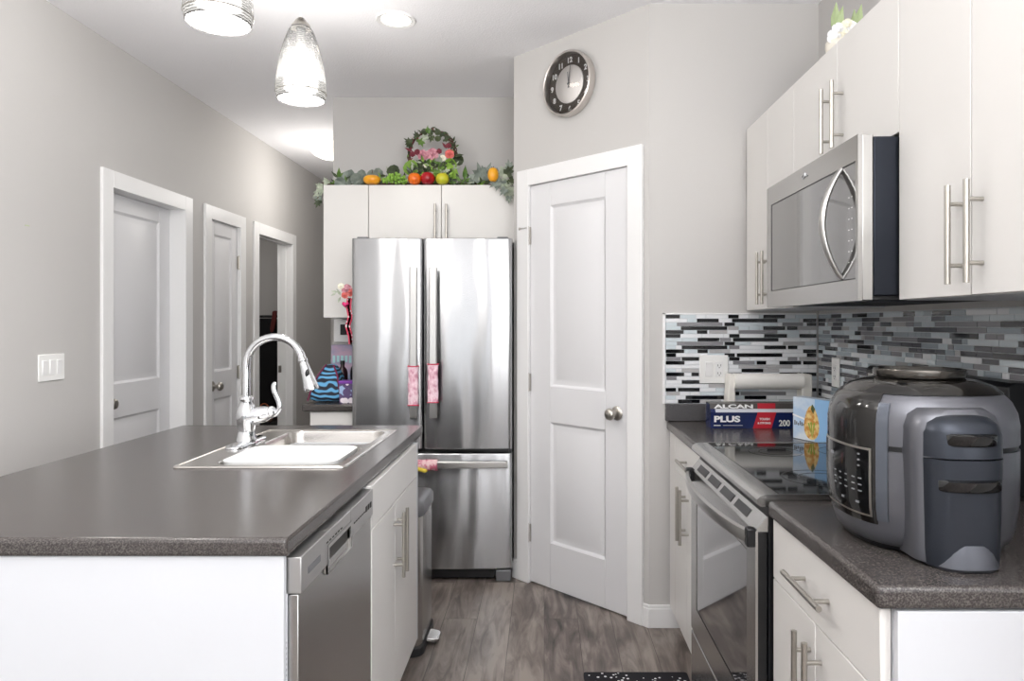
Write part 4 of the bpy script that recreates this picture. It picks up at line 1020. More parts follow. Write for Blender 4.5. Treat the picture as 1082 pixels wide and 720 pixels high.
M['bluecard'] = mat('pale_blue_card', '#b4cde8', 0.3, noise=('#dfe8f2', 9, (1, 1, 1.6), 0.4, 0.62)); M['bluecard2'] = mat('sky_blue_card', '#92bde6', 0.3)
p0 = Vector((0.935, 2.65, bz)); p1 = Vector((1.00, 2.497, bz)); u_ = (p1-p0).normalized(); W_ = 0.19; n_ = Vector((-u_.y, u_.x, 0))
if n_.x < 0: n_ = -n_
bb = thing('food_box', 'pale blue carton with a golden food picture, leaning angle beside the multicooker', 'box', tuple(p0), 0)
bb['label'] = 'pale blue carton with a golden food picture between foil box and multicooker'
FB = Matrix(((u_.x, n_.x, 0, p0.x), (u_.y, n_.y, 0, p0.y), (0, 0, 1, p0.z), (0, 0, 0, 1)))
b = MB(); b.T = FB; b.box(0, W_, 0, 0.05, 0, 0.155); b.build('carton', 'bluecard', bb, bevel=0.001, seg=1)
b = MB(); b.T = FB; b.poly([(0.11, 0.0), (0.19, 0.0), (0.19, 0.15), (0.11, 0.135)], -0.0004, 0.0004, plane='XZ').poly([(0.11, 0.155), (0.19, 0.155), (0.19, 0.085), (0.115, 0.07)], -0.0006, 0.0004, plane='XZ'); b.build('sky_print', 'bluecard2', bb)
M['food'] = mat('golden_food_print', '#c98a3c', 0.5, noise=('#e9cf8c', 60, (1, 1, 1), 0.4, 0.6)); M['foodgreen'] = mat('green_food_print', '#8aa83a', 0.5); M['fooddark'] = mat('dark_leaf_print', '#4e5a34', 0.5)
b = MB(); b.T = FB; b.poly([(0.095+0.036*math.cos(a)*(1-0.25*math.sin(a)), 0.068+0.062*math.sin(a)) for a in [2*PI*k/28 for k in range(28)]], -0.0010, 0.0004, plane='XZ'); b.build('food_picture', 'food', bb)
b = MB(); b.T = FB
for a_ in (-25, -8, 12): 
    s_, c_ = math.sin(R(a_)), math.cos(R(a_)); b.poly([(0.1+s_*0.045-0.004*c_, 0.02+0.05*c_), (0.1, 0.012), (0.1+s_*0.045+0.004*c_, 0.02+0.05*c_)], -0.0013, 0.0, plane='XZ')
b.build('green_garnish', 'foodgreen', bb)
b = MB(); b.T = FB; b.poly([(0.098, 0.135), (0.092, 0.118), (0.104, 0.1), (0.112, 0.12)], -0.0013, 0.0, plane='XZ'); b.build('leaf_picture', 'fooddark', bb)
b = MB(); b.T = FB
for k in range(6): b.box(0.008+k*0.009, 0.0135+k*0.009, -0.0008, 0, 0.05+0.002*(k % 2), 0.068-0.004*(k % 3))
b.build('lettering', 'fridge_side', bb)
b = MB(); b.T = FB; b.poly([(0.0, 0.085), (0.07, 0.072), (0.07, 0.078), (0.0, 0.091)], -0.0008, 0, plane='XZ'); b.build('white_swoosh', 'whitecard', bb)

M['towel'] = mat('paper_white', '#f1efea', 0.85, bump=(60, 0.1)); M['holder'] = mat('cream_plastic', '#e8e5de', 0.4)
ph = thing('paper_towel_holder', 'white paper towel holder with a roll behind the foil box on the mosaic', 'towel holder', (0.99, 3.08, 1.0))
for x0_, x1_ in ((0.785, 0.822), (1.105, 1.15)):
    b = MB(); s_ = 1 if x0_ < 0.9 else -1
    b.rings([[(x0_-0.0, y, 0.99), (x1_, y, 0.99), (x1_-0.004*(s_ > 0), y, 1.125), (x0_+0.008*(s_ > 0), y, 1.128)] for y in (3.02, 3.09)])
    b.build('bracket', 'holder', ph, bevel=0.006)
MB().box(0.785, 1.15, 3.05, 3.096, 0.9905, 1.0).build('back_bar', 'holder', ph, bevel=0.003)
for k_ in (0,): MB().tube([(0.815, 3.04, 1.094), (1.112, 3.04, 1.094)], 0.034, 28).build('paper_roll', 'towel', ph, smooth=50)

# ================================================================= wall clock
ct_ = PW @ Matrix.Translation((0.417, 0, 2.513))
cl = thing('wall_clock', 'round silver-rimmed wall clock with dark dial above the pantry door', 'clock', tuple(ct_.translation), -PI/4)
M['dial'] = mat('bronze_dial', '#4a4038', 0.3, 0.4); M['spun'] = mat('spun_aluminium', '#efecea', 0.6, 1.0); M['clockring'] = mat('clock_ring', '#d6d0cb', 0.3, 0.9)
def clk(prof, name, m, sm=50):
    b = MB(); b.T = ct_; b.lathe(prof, (0, 0, 0), 56, 0, 'Y'); return b.build(name, m, cl, smooth=sm)
clk([(0.150, 0.0), (0.156, 0.002), (0.158, 0.03), (0.157, 0.042), (0.151, 0.045), (0.147, 0.042), (0.146, 0.03), (0.146, 0.01)], 'rim', 'clockring', 40)
dial = clk([(0.0, 0.012), (0.146, 0.012)], 'dial', 'dial')
disc = clk([(0.092, 0.012), (0.092, 0.017), (0.089, 0.0185), (0.0, 0.0185)], 'centre_disc', 'spun', 30)
for k in range(1, 13):
    a = R(90-30*k); rr_ = 0.119
    text(str(k), 0.036, ct_ @ Matrix.Translation((rr_*math.cos(a), -0.0135, rr_*math.sin(a)-0.0125)) @ Matrix.Rotation(R(90), 4, 'X'), 'whitecard', 'numeral', cl, 0.0008, 'CENTER', bold=0.0012)
def hand(name, ang, ln, wd):
    b = MB(); a = R(90-ang); d = Vector((math.cos(a), 0, math.sin(a))); q_ = Vector((-d.z, 0, d.x)); b.T = ct_ @ Matrix.Translation((0, -0.022, 0))
    pts = [-d*0.018+q_*wd, -d*0.018-q_*wd, d*ln-q_*wd*0.4, d*ln+q_*wd*0.4]
    b.rings([pts, [p+Vector((0, -0.0015, 0)) for p in pts]]); b.build(name, 'fridge_side', cl)
hand('hour_hand', 355, 0.06, 0.0028); hand('minute_hand', 8, 0.095, 0.002)
clk([(0.0, 0.026), (0.006, 0.026), (0.006, 0.018)], 'hub', 'fridge_side')
def clear_glass():
    m = bpy.data.materials.new('clear_clock_glass'); m.use_nodes = True; nt = m.node_tree; nt.nodes.remove(nt.nodes['Principled BSDF'])
    tr = nt.nodes.new('ShaderNodeBsdfTransparent'); gl = nt.nodes.new('ShaderNodeBsdfGlossy'); gl.inputs['Roughness'].default_value = 0.03
    fr_ = nt.nodes.new('ShaderNodeFresnel'); fr_.inputs[0].default_value = 1.6; mx = nt.nodes.new('ShaderNodeMixShader')
    nt.links.new(fr_.outputs[0], mx.inputs[0]); nt.links.new(tr.outputs[0], mx.inputs[1]); nt.links.new(gl.outputs[0], mx.inputs[2]); nt.links.new(mx.outputs[0], nt.nodes['Material Output'].inputs[0]); return m
M['clear'] = clear_glass()
clk([(0.1465, 0.036), (0.12, 0.039), (0.06, 0.042), (0.0, 0.043)], 'glass_cover', 'clear', 80)

# ================================================================= garland, fruit, basket on the fridge cabinets
for nm, c, c2 in (('leafgrey', '#67726b', '#98a197'), ('leafdark', '#2f3a28', '#4f5a38'), ('leafgreen', '#4d6f30', '#7a9a4c'), ('leaflime', '#739c38', '#98bb52'), ('leafsage', '#8f9a86', '#bcc3b0')):
    M[nm] = mat(nm, c, 0.6, noise=(c2, 25, (1, 1, 1), 0.35, 0.7))
M['twig'] = mat('brown_twig', '#5b4034', 0.8)
def leaf(b, p, size, rz, tilt, roll, shape='ivy', mi=0):
    if shape == 'ivy':
        o_ = [(0, -0.05), (0.28, -0.18), (0.5, 0.1), (0.3, 0.28), (0.38, 0.62), (0.14, 0.55), (0, 1.0), (-0.14, 0.55), (-0.38, 0.62), (-0.3, 0.28), (-0.5, 0.1), (-0.28, -0.18)]
    elif shape == 'round':
        o_ = [(0.42*math.sin(a)*(1.1-0.2*math.cos(a)), 0.45-0.5*math.cos(a)) for a in [2*PI*k/10 for k in range(10)]]
    else:
        o_ = [(0, -0.02), (0.16, 0.25), (0.17, 0.5), (0, 1.0), (-0.17, 0.5), (-0.16, 0.25)]
    T_ = Matrix.Translation(p) @ Matrix.Rotation(rz, 4, 'Y') @ Matrix.Rotation(tilt, 4, 'X') @ Matrix.Rotation(roll, 4, 'Z')
    top = [T_ @ Vector((x*size, -abs(x)*size*0.35-y*y*size*0.22, y*size)) for x, y in o_]
    mid = T_ @ Vector((0, -0.03*size, 0.42*size)); n = len(o_)
    th = T_.to_3x3() @ Vector((0, 0.0012, 0)); 
    b.add(top+[mid], [(i, (i+1) % n, n) for i in range(n)], mi)
    b.add([q_+th for q_ in top]+[mid+th], [((i+1) % n, i, n) for i in range(n)], mi)
rg_ = random.Random(11)
GY = 4.14; GZ = 2.147
def gx(x, y=GY): return (x-VX)*y/F
def gz(yp, y=GY): return CH+(VY-yp)*y/F
def foliage(spec, seed):
    """spec: list of (px, py, size_px, angle_deg, shape, material)"""
    by_m = {}; rr = random.Random(seed)
    for px, py, sz, an, sh, m_ in spec:
        y_ = GY+rr.uniform(-0.04, 0.03)
        b = by_m.setdefault(m_, MB())
        leaf(b, (gx(px, y_), y_, gz(py, y_)), sz*GY/F, R(an), R(rr.uniform(-25, 25)), R(rr.uniform(-25, 25)), sh)
    return by_m
gl_ = thing('leaf_garland', 'long artificial garland of grey and green leaves lying on the fridge cabinets', 'garland', (gx(440), GY, GZ))
b = MB()
b.tube([(gx(345+i*19.5), GY+0.02*math.sin(i*1.7), GZ+0.012+0.012*abs(math.sin(i*2.1))) for i in range(11)], 0.005, 8); b.build('vine', 'twig', gl_, smooth=60)
spec = [(358, 190, 13, 5, 'leaf', 'leafgreen'), (357, 188, 9, 50, 'leaf', 'leafgreen'), (357, 188, 9, -50, 'leaf', 'leafdark'), (361, 196, 10, 70, 'leaf', 'leaflime'), (353, 194, 7, -80, 'leaf', 'leafgreen'),
        (370, 195, 17, -10, 'round', 'leafgrey'), (376, 196, 15, 20, 'round', 'leafgrey'), (366, 196, 13, -60, 'round', 'leafgrey'), (378, 196, 14, 75, 'round', 'leafgrey'),
        (386, 192, 14, -30, 'round', 'leafgrey'), (395, 190, 16, 60, 'round', 'leafgrey'), (388, 186, 12, 80, 'round', 'leafgrey'), (402, 186, 9, 95, 'leaf', 'leafdark'), (399, 195, 9, 30, 'leaf', 'leafgreen'),
        (404, 192, 11, -20, 'leaf', 'leafgreen'), (409, 182, 14, 82, 'round', 'leafdark'), (417, 183, 8, 10, 'leaf', 'leafdark'), (413, 184, 9, -30, 'leaf', 'leafsage'), (420, 190, 8, 40, 'leaf', 'leafsage'),
        (427, 190, 9, 20, 'leaf', 'leafdark'), (430, 194, 8, -40, 'leaf', 'leafdark'), (381, 196, 7, 0, 'leaf', 'leafdark'), (364, 190, 8, 60, 'leaf', 'leafdark'),
        (476, 193, 12, 20, 'round', 'leafsage'), (481, 195, 10, -40, 'round', 'leafsage'), (487, 194, 12, 60, 'leaf', 'leafgreen'), (491, 190, 15, 3, 'leaf', 'leafgreen'), (492, 193, 12, 40, 'leaf', 'leaflime'), (488, 193, 10, -45, 'leaf', 'leafgreen'),
        (494, 195, 9, 75, 'leaf', 'leaflime'), (496, 190, 9, -20, 'leaf', 'leafdark'), (500, 194, 11, 0, 'round', 'leafgrey'), (504, 195, 8, 50, 'leaf', 'leaflime'),
        (509, 189, 19, -14, 'ivy', 'leafgrey'), (511, 190, 20, 22, 'ivy', 'leafgrey'), (508, 190, 13, -70, 'ivy', 'leafgrey'), (514, 191, 13, 80, 'ivy', 'leafdark'),
        (507, 196, 9, 60, 'leaf', 'leaflime'), (511, 196, 8, -60, 'leaf', 'leafgreen')]
for m_, b_ in foliage(spec, 5).items(): b_.build('leaves', m_, gl_)
# small leaflets filling the run
by_m = {}
for i in range(130):
    px = rg_.choice((rg_.uniform(350, 432), rg_.uniform(474, 512))); y_ = GY+rg_.uniform(-0.05, 0.05); m_ = rg_.choice(('leafgreen', 'leafdark', 'leafsage', 'leafgrey', 'leafgreen'))
    leaf(by_m.setdefault(m_, MB()), (gx(px, y_), y_, GZ+0.008+rg_.uniform(0, 0.018)), rg_.uniform(0.025, 0.045), R(rg_.uniform(-85, 85)), R(rg_.uniform(-30, 30)), R(rg_.uniform(-40, 40)), 'leaf')
for m_, b_ in by_m.items(): b_.build('leaflets', m_, gl_)
# trailing ends
te = thing('trailing_ivy', 'grey-green ivy sprig trailing over the right end of the fridge cabinets', 'ivy', (gx(531), 4.0, GZ))
b = MB(); b.tube([(gx(522, 4.1), 4.1, GZ+0.02), (gx(530, 4.06), 4.07, GZ+0.03), (gx(535, 4.02), 4.025, GZ-0.01), (gx(537, 4.01), 4.02, GZ-0.08)], 0.004, 8); b.build('stem', 'twig', te, smooth=60)
by_m = {}
for px, py, sz, an, m_ in [(529, 190, 17, 200, 'leafgrey'), (524, 184, 15, -60, 'leafgrey'), (531, 186, 17, 20, 'leafsage'), (536, 184, 14, 40, 'leafdark'), (526, 192, 14, 230, 'leafgrey'), (534, 195, 15, 160, 'leafsage'), (538, 190, 12, 120, 'leafdark'),
                       (539, 178, 12, -10, 'leafgrey'), (537, 204, 13, 170, 'leafsage'), (534, 200, 11, 220, 'leafgrey'), (540, 200, 11, 150, 'leafsage'), (538, 208, 9, 185, 'leafgrey'), (531, 193, 14, 100, 'leafsage'), (527, 187, 13, 250, 'leafgrey')]:
    y_ = 4.0+rg_.uniform(-0.01, 0.03); leaf(by_m.setdefault(m_, MB()), (min(gx(px, y_), -0.195), y_, gz(py, y_)), sz*0.85*y_/F, R(an), R(rg_.uniform(-20, 15)), 0, 'ivy')
for m_, b_ in by_m.items(): b_.build('leaves', m_, te)
te = thing('trailing_ivy', 'pale ivy sprig trailing over the left edge of the tall wall cabinet', 'ivy', (gx(340), 4.1, GZ))
b = MB(); b.tube([(gx(350), 4.14, GZ+0.015), (gx(342), 4.12, GZ+0.02), (gx(339), 4.1, GZ-0.02), (gx(338), 4.1, GZ-0.08)], 0.0035, 8); b.build('stem', 'twig', te, smooth=60)
by_m = {}
for px, py, sz, an, m_ in [(340, 198, 8, -60, 'leafsage'), (338, 203, 9, 230, 'leafsage'), (339, 208, 9, -100, 'leafgrey'), (337, 212, 9, 200, 'leafdark'), (341, 201, 8, 250, 'leafsage'), (346, 194, 8, -30, 'leafsage')]:
    y_ = 4.1; leaf(by_m.setdefault(m_, MB()), (gx(px, y_), y_, gz(py, y_)), sz*y_/F, R(an), R(rg_.uniform(-15, 15)), 0, 'ivy')
for m_, b_ in by_m.items(): b_.build('leaves', m_, te)

for nm, c, c2 in (('orange', '#f07d1e', '#e8691a'), ('apple', '#c0121f', '#8e0f1c'), ('lemon', '#d3c52a', '#b9bd2c'), ('gourd', '#f2b22a', '#e5951f'), ('grape', '#93bd4c', '#7aa53c')):
    M[nm] = mat(nm+'_skin', c, 0.28, noise=(c2, 8))
def fruit(name, label, cat, px, r, m, prof=None, y=4.07, sc=(1, 1, 0.96), stem=True):
    c = (gx(px, y), y, GZ+r*sc[2]-0.003)
    t = thing(name, label, cat, (c[0], c[1], GZ))
    b = MB(); n = 28; rs_ = []
    for i in range(1, 16):
        a = PI*i/16; rr_ = r*math.sin(a); dip = 0.16*r*math.exp(-(rr_/(0.4*r))**2)
        z = -math.cos(a)*r*sc[2]; z = z - dip if z > 0 else z + dip*0.6
        rs_.append([(c[0]+rr_*sc[0]*math.cos(2*PI*k/n), c[1]+rr_*sc[1]*math.sin(2*PI*k/n), c[2]+z) for k in range(n)])
    b.rings(rs_); b.build('flesh', m, t, smooth=70)
    if stem: MB().tube([(c[0], c[1], c[2]+r*0.72), (c[0]+0.003, c[1], c[2]+r*1.08)], 0.002, 6).build('stem', 'twig', t)
fruit('orange', 'round orange left of the red apple on the fridge cabinet', 'orange', 438, 0.0385, 'orange')
fruit('apple', 'shiny red apple between the orange and the yellow-green fruit', 'apple', 452, 0.041, 'apple')
fruit('green_fruit', 'yellow-green fruit right of the red apple below the flower basket', 'fruit', 467.5, 0.0385, 'lemon')
fruit('yellow_fruit', 'golden yellow fruit under grey leaves, left part of the garland', 'fruit', 393, 0.05, 'gourd', sc=(1.0, 0.8, 0.62))
fruit('yellow_fruit', 'golden yellow pear-shaped fruit near the right end of the garland', 'fruit', 521, 0.044, 'gourd', y=3.99, sc=(0.7, 0.65, 1.0))
gr = thing('grape_bunch', 'bunch of lime green grapes left of the orange', 'grapes', (gx(418, 4.08), 4.08, GZ))
n_g = 0
for i in range(46):
    px = rg_.uniform(404, 430); y_ = 4.03+rg_.uniform(0, 0.05); h_ = rg_.uniform(0.0, 1.0)
    zz = GZ+0.009+h_*0.06*(1-abs(px-418)/22)
    MB().sphere((gx(px, y_), y_, zz), 0.0095, 10, 7).build('grape', 'grape', gr, smooth=80)
# basket with hoop handle
HX, HY = gx(457, 4.2), 4.2
fbk = thing('flower_basket', 'twig basket with hoop handle, pink flowers and leaves behind the fruit', 'flower basket', (HX, HY, GZ))
def hp(a, dr=0.0): return (HX+(0.14+dr)*math.cos(a), HY+0.01*math.sin(5*a), 2.345+(0.148+dr)*math.sin(a)*1.0)
b = MB()
for ph_, r_ in ((0, 0.0055), (2.1, 0.0045), (4.2, 0.004)):
    b.tube([(lambda a: (hp(a)[0]+0.007*math.cos(9*a+ph_), HY+0.007*math.sin(9*a+ph_), hp(a)[2]+0.005*math.cos(9*a+ph_)))(R(-40+260*k/70)) for k in range(71)], r_, 6)
b.build('hoop_handle', 'twig', fbk, smooth=60)
b = MB(); n = 28; rs_ = []
for z_, r_ in ((0.0, 0.05), (0.01, 0.062), (0.05, 0.085), (0.09, 0.1), (0.12, 0.108)):
    rs_.append([(HX+(r_+0.005*math.sin(k*PI))*math.cos(2*PI*k/n), HY+r_*0.55*math.sin(2*PI*k/n), GZ+z_) for k in range(n)])
b.rings(rs_); b.build('moss_bowl', 'leafdark', fbk, smooth=60)
M['pinkpetal'] = mat('pink_petal', '#d9a5ae', 0.7, noise=('#b56f80', 40)); M['maroon'] = mat('maroon_petal', '#7b2f3d', 0.7); M['whitepetal'] = mat('white_petal', '#f3efdc', 0.7); M['coral'] = mat('coral_petal', '#d66a64', 0.7)
def flower(parent, c, r, m, seed, layers=3, name='flower'):
    rr = random.Random(seed); b = MB()
    for L_ in range(layers):
        k_n = 6-L_
        for k in range(k_n):
            an = 360*k/k_n+L_*27+rr.uniform(-8, 8)
            leaf(b, (c[0], c[1]-0.006*L_, c[2]), r*(1-0.22*L_), R(an), R(-12-18*L_), 0, 'round')
    b.sphere((c[0], c[1]-0.012, c[2]), r*0.22, 8, 6)
    return b.build(name, m, parent)
for i, (px, py, r_, m_) in enumerate([(457, 163, 0.038, 'pinkpetal'), (447, 164, 0.034, 'pinkpetal'), (441, 161, 0.02, 'maroon'), (464, 160, 0.018, 'maroon'), (475, 163, 0.03, 'coral'), (468, 167, 0.02, 'whitepetal'), (450, 177, 0.024, 'whitepetal'), (455, 180, 0.026, 'whitepetal'), (474, 154, 0.018, 'maroon'), (436, 163, 0.018, 'maroon')]):
    flower(fbk, (gx(px, 4.12), 4.12, gz(py, 4.12)), r_, m_, i)
by_m = {}
bl = [(437, 170, 17, 200, 'round', 'leaflime'), (441, 172, 15, 120, 'round', 'leafdark'), (447, 171, 13, 160, 'leaf', 'leafgreen'), (466, 172, 20, 175, 'round', 'leaflime'), (468, 178, 20, 130, 'round', 'leaflime'), (462, 182, 17, 200, 'round', 'leafgreen'),
      (470, 176, 16, 80, 'round', 'leaflime'), (459, 172, 15, 150, 'round', 'leafgreen'), (479, 168, 12, 100, 'round', 'leafdark'), (480, 176, 16, 180, 'leaf', 'leafdark'), (477, 182, 14, 190, 'leaf', 'leafdark'), (442, 182, 14, -30, 'leaf', 'leafsage'), (445, 186, 12, 10, 'leaf', 'leafdark'),
      (436, 186, 12, -30, 'leaf', 'leafgrey'), (449, 175, 14, 90, 'round', 'leafgreen'), (455, 186, 13, 20, 'leaf', 'leafdark'), (466, 188, 12, -20, 'round', 'leafgreen'), (473, 186, 14, 60, 'leaf', 'leafdark'),
      (451, 141, 7, -60, 'round', 'leafdark'), (455, 142, 7, 20, 'ivy', 'leafdark'), (460, 142, 7, 50, 'round', 'leafdark'), (456, 144, 8, 190, 'ivy', 'leafdark'), (461, 144, 7, 150, 'round', 'leafdark'), (449, 141, 6, 210, 'ivy', 'leafdark'), (465, 143, 7, 80, 'ivy', 'leafdark'), (453, 141, 6, -20, 'round', 'leafgreen'), (470, 147, 7, 120, 'ivy', 'leafdark'), (469, 144, 10, 110, 'leaf', 'leafdark'), (474, 150, 11, 140, 'leaf', 'leafdark'),
      (434, 151, 9, -60, 'ivy', 'leafdark'), (432, 152, 8, 170, 'ivy', 'leafdark'), (444, 148, 10, 160, 'ivy', 'leafgreen'), (441, 145, 8, -20, 'ivy', 'leafdark'), (447, 146, 8, 80, 'ivy', 'leafsage'), (476, 158, 11, 40, 'leaf', 'leafdark'), (480, 165, 12, 95, 'leaf', 'leafdark'), (472, 157, 8, -40, 'leaf', 'maroon'), (436, 160, 9, -70, 'leaf', 'maroon')]
for px, py, sz, an, sh, m_ in bl:
    y_ = 4.15+rg_.uniform(-0.02, 0.02); leaf(by_m.setdefault(m_, MB()), (gx(px, y_), y_, gz(py, y_)), sz*y_/F, R(an), R(rg_.uniform(-20, 20)), R(rg_.uniform(-20, 20)), sh)
for i in range(70):
    px = rg_.uniform(434, 482); py = rg_.uniform(168, 190) + abs(px-458)*0.12
    m_ = rg_.choice(('leafgreen', 'leafdark', 'leafdark', 'leafsage', 'leaflime')); y_ = 4.11+rg_.uniform(-0.015, 0.015)
    leaf(by_m.setdefault(m_, MB()), (gx(px, y_), y_, gz(py, y_)), rg_.uniform(5, 9)*y_/F, R(rg_.uniform(-180, 180)), R(rg_.uniform(-30, 30)), R(rg_.uniform(-30, 30)), rg_.choice(('leaf', 'ivy', 'leaf')))
for i in range(34):
    a = R(-30+240*i/34+rg_.uniform(-4, 4)); q_ = hp(a, rg_.uniform(-0.008, 0.012))
    leaf(by_m.setdefault(rg_.choice(('leafdark', 'leafdark', 'leafgreen', 'maroon')), MB()), (q_[0], 4.19, q_[2]), rg_.uniform(0.022, 0.04), R(rg_.uniform(-180, 180)), R(rg_.uniform(-30, 30)), 0, 'leaf')
for m_, b_ in by_m.items(): b_.build('leaves', m_, fbk)

# ================================================================= vase on the right-hand cabinets
vx, vy, vz = 0.968, 2.315, 2.2005
M['vase'] = mat('cream_ceramic', '#ddd8cc', 0.4)
vs_ = thing('flower_pot', 'small cream pot of white flowers with green tips on top of the right wall cabinets', 'flower pot', (vx, vy, vz))
MB().lathe([(0.0, 0), (0.03, 0), (0.037, 0.02), (0.043, 0.05), (0.042, 0.065), (0.038, 0.068), (0.036, 0.06), (0.0, 0.055)], (vx, vy, vz), 28).build('pot', 'vase', vs_, smooth=50)
for i, (dx, dz, r_) in enumerate([(-0.02, 0.075, 0.03), (0.012, 0.085, 0.032), (0.03, 0.1, 0.03), (0.045, 0.08, 0.026), (-0.01, 0.1, 0.024), (0.02, 0.115, 0.022)]):
    flower(vs_, (vx+dx, vy-0.02, vz+dz), r_, 'whitepetal' if i % 2 else 'whitecard', 40+i)
b = MB()
for dx, an, ln in ((-0.018, -4, 0.09), (-0.012, 8, 0.08), (0.05, 6, 0.085), (0.044, -6, 0.07)): leaf(b, (vx+dx, vy-0.01, vz+0.095), ln, R(an), R(5), 0, 'leaf')
b.build('green_tips', mat('pale_green_leaf', '#a9b98c', 0.7), vs_)

# ================================================================= things left of the refrigerator
wz = 0.9145
M['zebra'] = stripes('blue_zebra_cloth', '#141c2e', '#5fa3d0', 11, 'Z', 7.0, lo=0.35, hi=0.75); M['burg'] = mat('burgundy_binding', '#6d1f46', 0.7)
bg_ = thing('lunch_bag', 'blue and black zebra-striped lunch bag slumping on the small worktop', 'bag', (-1.24, 3.92, wz))
b = MB()
def bl_(x0, x1, y0, y1, z): return rrect(x0, x1, y0, y1, 0.02, wz+z, 4)
b.rings([bl_(-1.275, -1.105, 3.83, 4.0, 0.0), bl_(-1.28, -1.10, 3.825, 4.005, 0.03), bl_(-1.262, -1.115, 3.84, 4.0, 0.09), bl_(-1.235, -1.13, 3.86, 3.985, 0.15), bl_(-1.215, -1.15, 3.875, 3.965, 0.19), bl_(-1.205, -1.16, 3.885, 3.95, 0.205)])
b.build('bag_body', 'zebra', bg_, smooth=70, sub=1)
b = MB(); b.tube([(-1.285, 3.83, wz+0.01), (-1.262, 3.838, wz+0.09), (-1.236, 3.86, wz+0.15), (-1.2, 3.885, wz+0.205)], 0.0045, 8); b.tube([(-1.10, 3.826, wz+0.02), (-1.118, 3.835, wz+0.09), (-1.13, 3.85, wz+0.15), (-1.16, 3.885, wz+0.2)], 0.005, 8)
b.build('binding', 'burg', bg_, smooth=60)
M['giftwrap'] = spots('patterned_card', '#5b4a73', '#e9dfe6', 26, 0.45, 0.4, '#9db7d9'); M['purple'] = mat('purple_lid', '#7a3aa0', 0.5)
t = thing('patterned_box', 'small patterned pink and blue box with purple lid against the refrigerator', 'box', (-1.05, 3.84, wz))
MB().box(-1.105, -1.02, 3.80, 3.87, wz, wz+0.105).build('carton', 'giftwrap', t, bevel=0.002); MB().box(-1.108, -1.018, 3.797, 3.873, wz+0.1055, wz+0.121).build('lid', 'purple', t, bevel=0.002)
def bottle(label, x, y, h, r, m, capm, name='bottle', cat='bottle'):
    t = thing(name, label, cat, (x, y, wz))
    MB().lathe([(0, 0), (r, 0), (r, h*0.66), (r*0.85, h*0.76), (r*0.4, h*0.84), (r*0.38, h*0.9), (0, h*0.9)], (x, y, wz), 20).build('bottle_body', m, t, smooth=50)
    MB().lathe([(0, h*0.9), (r*0.45, h*0.9), (r*0.45, h), (0, h)], (x, y, wz), 16).build('cap', capm, t, smooth=40)
M['darkwine'] = mat('dark_wine_plastic', '#2a1119', 0.3); M['yell'] = mat('yellow_label', '#c9bc4f', 0.5)
bottle('dark bottle behind the striped bag, leftmost of the bottles', -1.17, 4.09, 0.215, 0.03, 'darkwine', 'black')
bottle('black bottle behind the patterned box, second of the bottles', -1.10, 4.11, 0.23, 0.03, 'black', 'black')
bottle('yellow-labelled bottle in front of the black ones beside the refrigerator', -1.055, 3.99, 0.17, 0.024, 'yell', 'black')
M['photo'] = mat('lilac_blue_print', '#8f98b8', 0.5, noise=('#c3a6bd', 7, (1, 1, 2), 0.4, 0.6)); M['aqua'] = mat('aqua_print', '#a7d6d8', 0.5)
t = thing('printed_carton', 'tall lilac and blue printed carton standing against the alcove wall', 'carton', (-1.22, 4.36, wz))
MB().box(-1.305, -1.14, 4.32, 4.385, wz, wz+0.30).build('carton', 'photo', t, bevel=0.003)
b = MB()
for k in range(6): b.box(-1.295+k*0.025, -1.28+k*0.025, 4.318, 4.3205, wz+0.19+0.006*(k % 2), wz+0.235)
b.build('aqua_marks', 'aqua', t)
t = thing('thermostat', 'white wall panel with a small dark display below the tall wall cabinet', 'panel', (-1.25, 4.405, 1.33))
MB().box(-1.31, -1.19, 4.392, 4.4095, 1.23, 1.37).build('housing', 'whiteplastic', t, bevel=0.004); MB().box(-1.27, -1.21, 4.389, 4.393, 1.275, 1.34).build('display', 'rubber', t, bevel=0.002)

M['polka'] = spots('red_polka_ribbon', '#d23b5a', '#f7eef0', 60, 0.32, 0.6)
M['hotpink'] = mat('hot_pink_heart', '#e0357a', 0.5)
t = thing('ribbon_decoration', 'pink flower and red dotted ribbon decoration hanging on the refrigerator side', 'decoration', (-1.03, 3.80, 1.5))
def sx_(px, y=3.8): return (px-VX)*y/F
def sz_(py, y=3.8): return CH+(VY-py)*y/F
b = MB(); rb = [(369, 315), (368, 325), (370, 335), (367, 345), (370, 355), (371, 364)]
for off in (0, 1): 
    b.rings([[(sx_(px+off*1.5)-0.012, 3.80-0.003, sz_(py)), (sx_(px+off*1.5)+0.008, 3.80-0.003, sz_(py)), (sx_(px+off*1.5)+0.008, 3.80+0.003, sz_(py)), (sx_(px+off*1.5)-0.012, 3.80+0.003, sz_(py))] for px, py in rb])
b.build('ribbon', 'polka', t, smooth=60)
hx_, hz_ = sx_(365.5), sz_(322)
b = MB(); hpts = [(16*math.sin(a)**3, 13*math.cos(a)-5*math.cos(2*a)-2*math.cos(3*a)-math.cos(4*a)) for a in [2*PI*k/28 for k in range(28)]]
b.rings([[(hx_+x*0.0008*s_, 3.79+dy, hz_+z*0.0008*s_) for x, z in hpts] for s_, dy in ((0.0001, 0.012), (0.8, 0.011), (1.5, 0.0), (0.8, -0.011), (0.0001, -0.012))]); b.build('heart', 'hotpink', t, smooth=70)
for i, (px, py, r_, m_) in enumerate([(367, 306, 0.03, 'pinkpetal'), (371, 309, 0.025, 'coral'), (365, 312, 0.02, 'coral'), (361, 303, 0.02, 'whitepetal')]): flower(t, (sx_(px), 3.79, sz_(py)), r_, m_, 70+i)
b = MB()
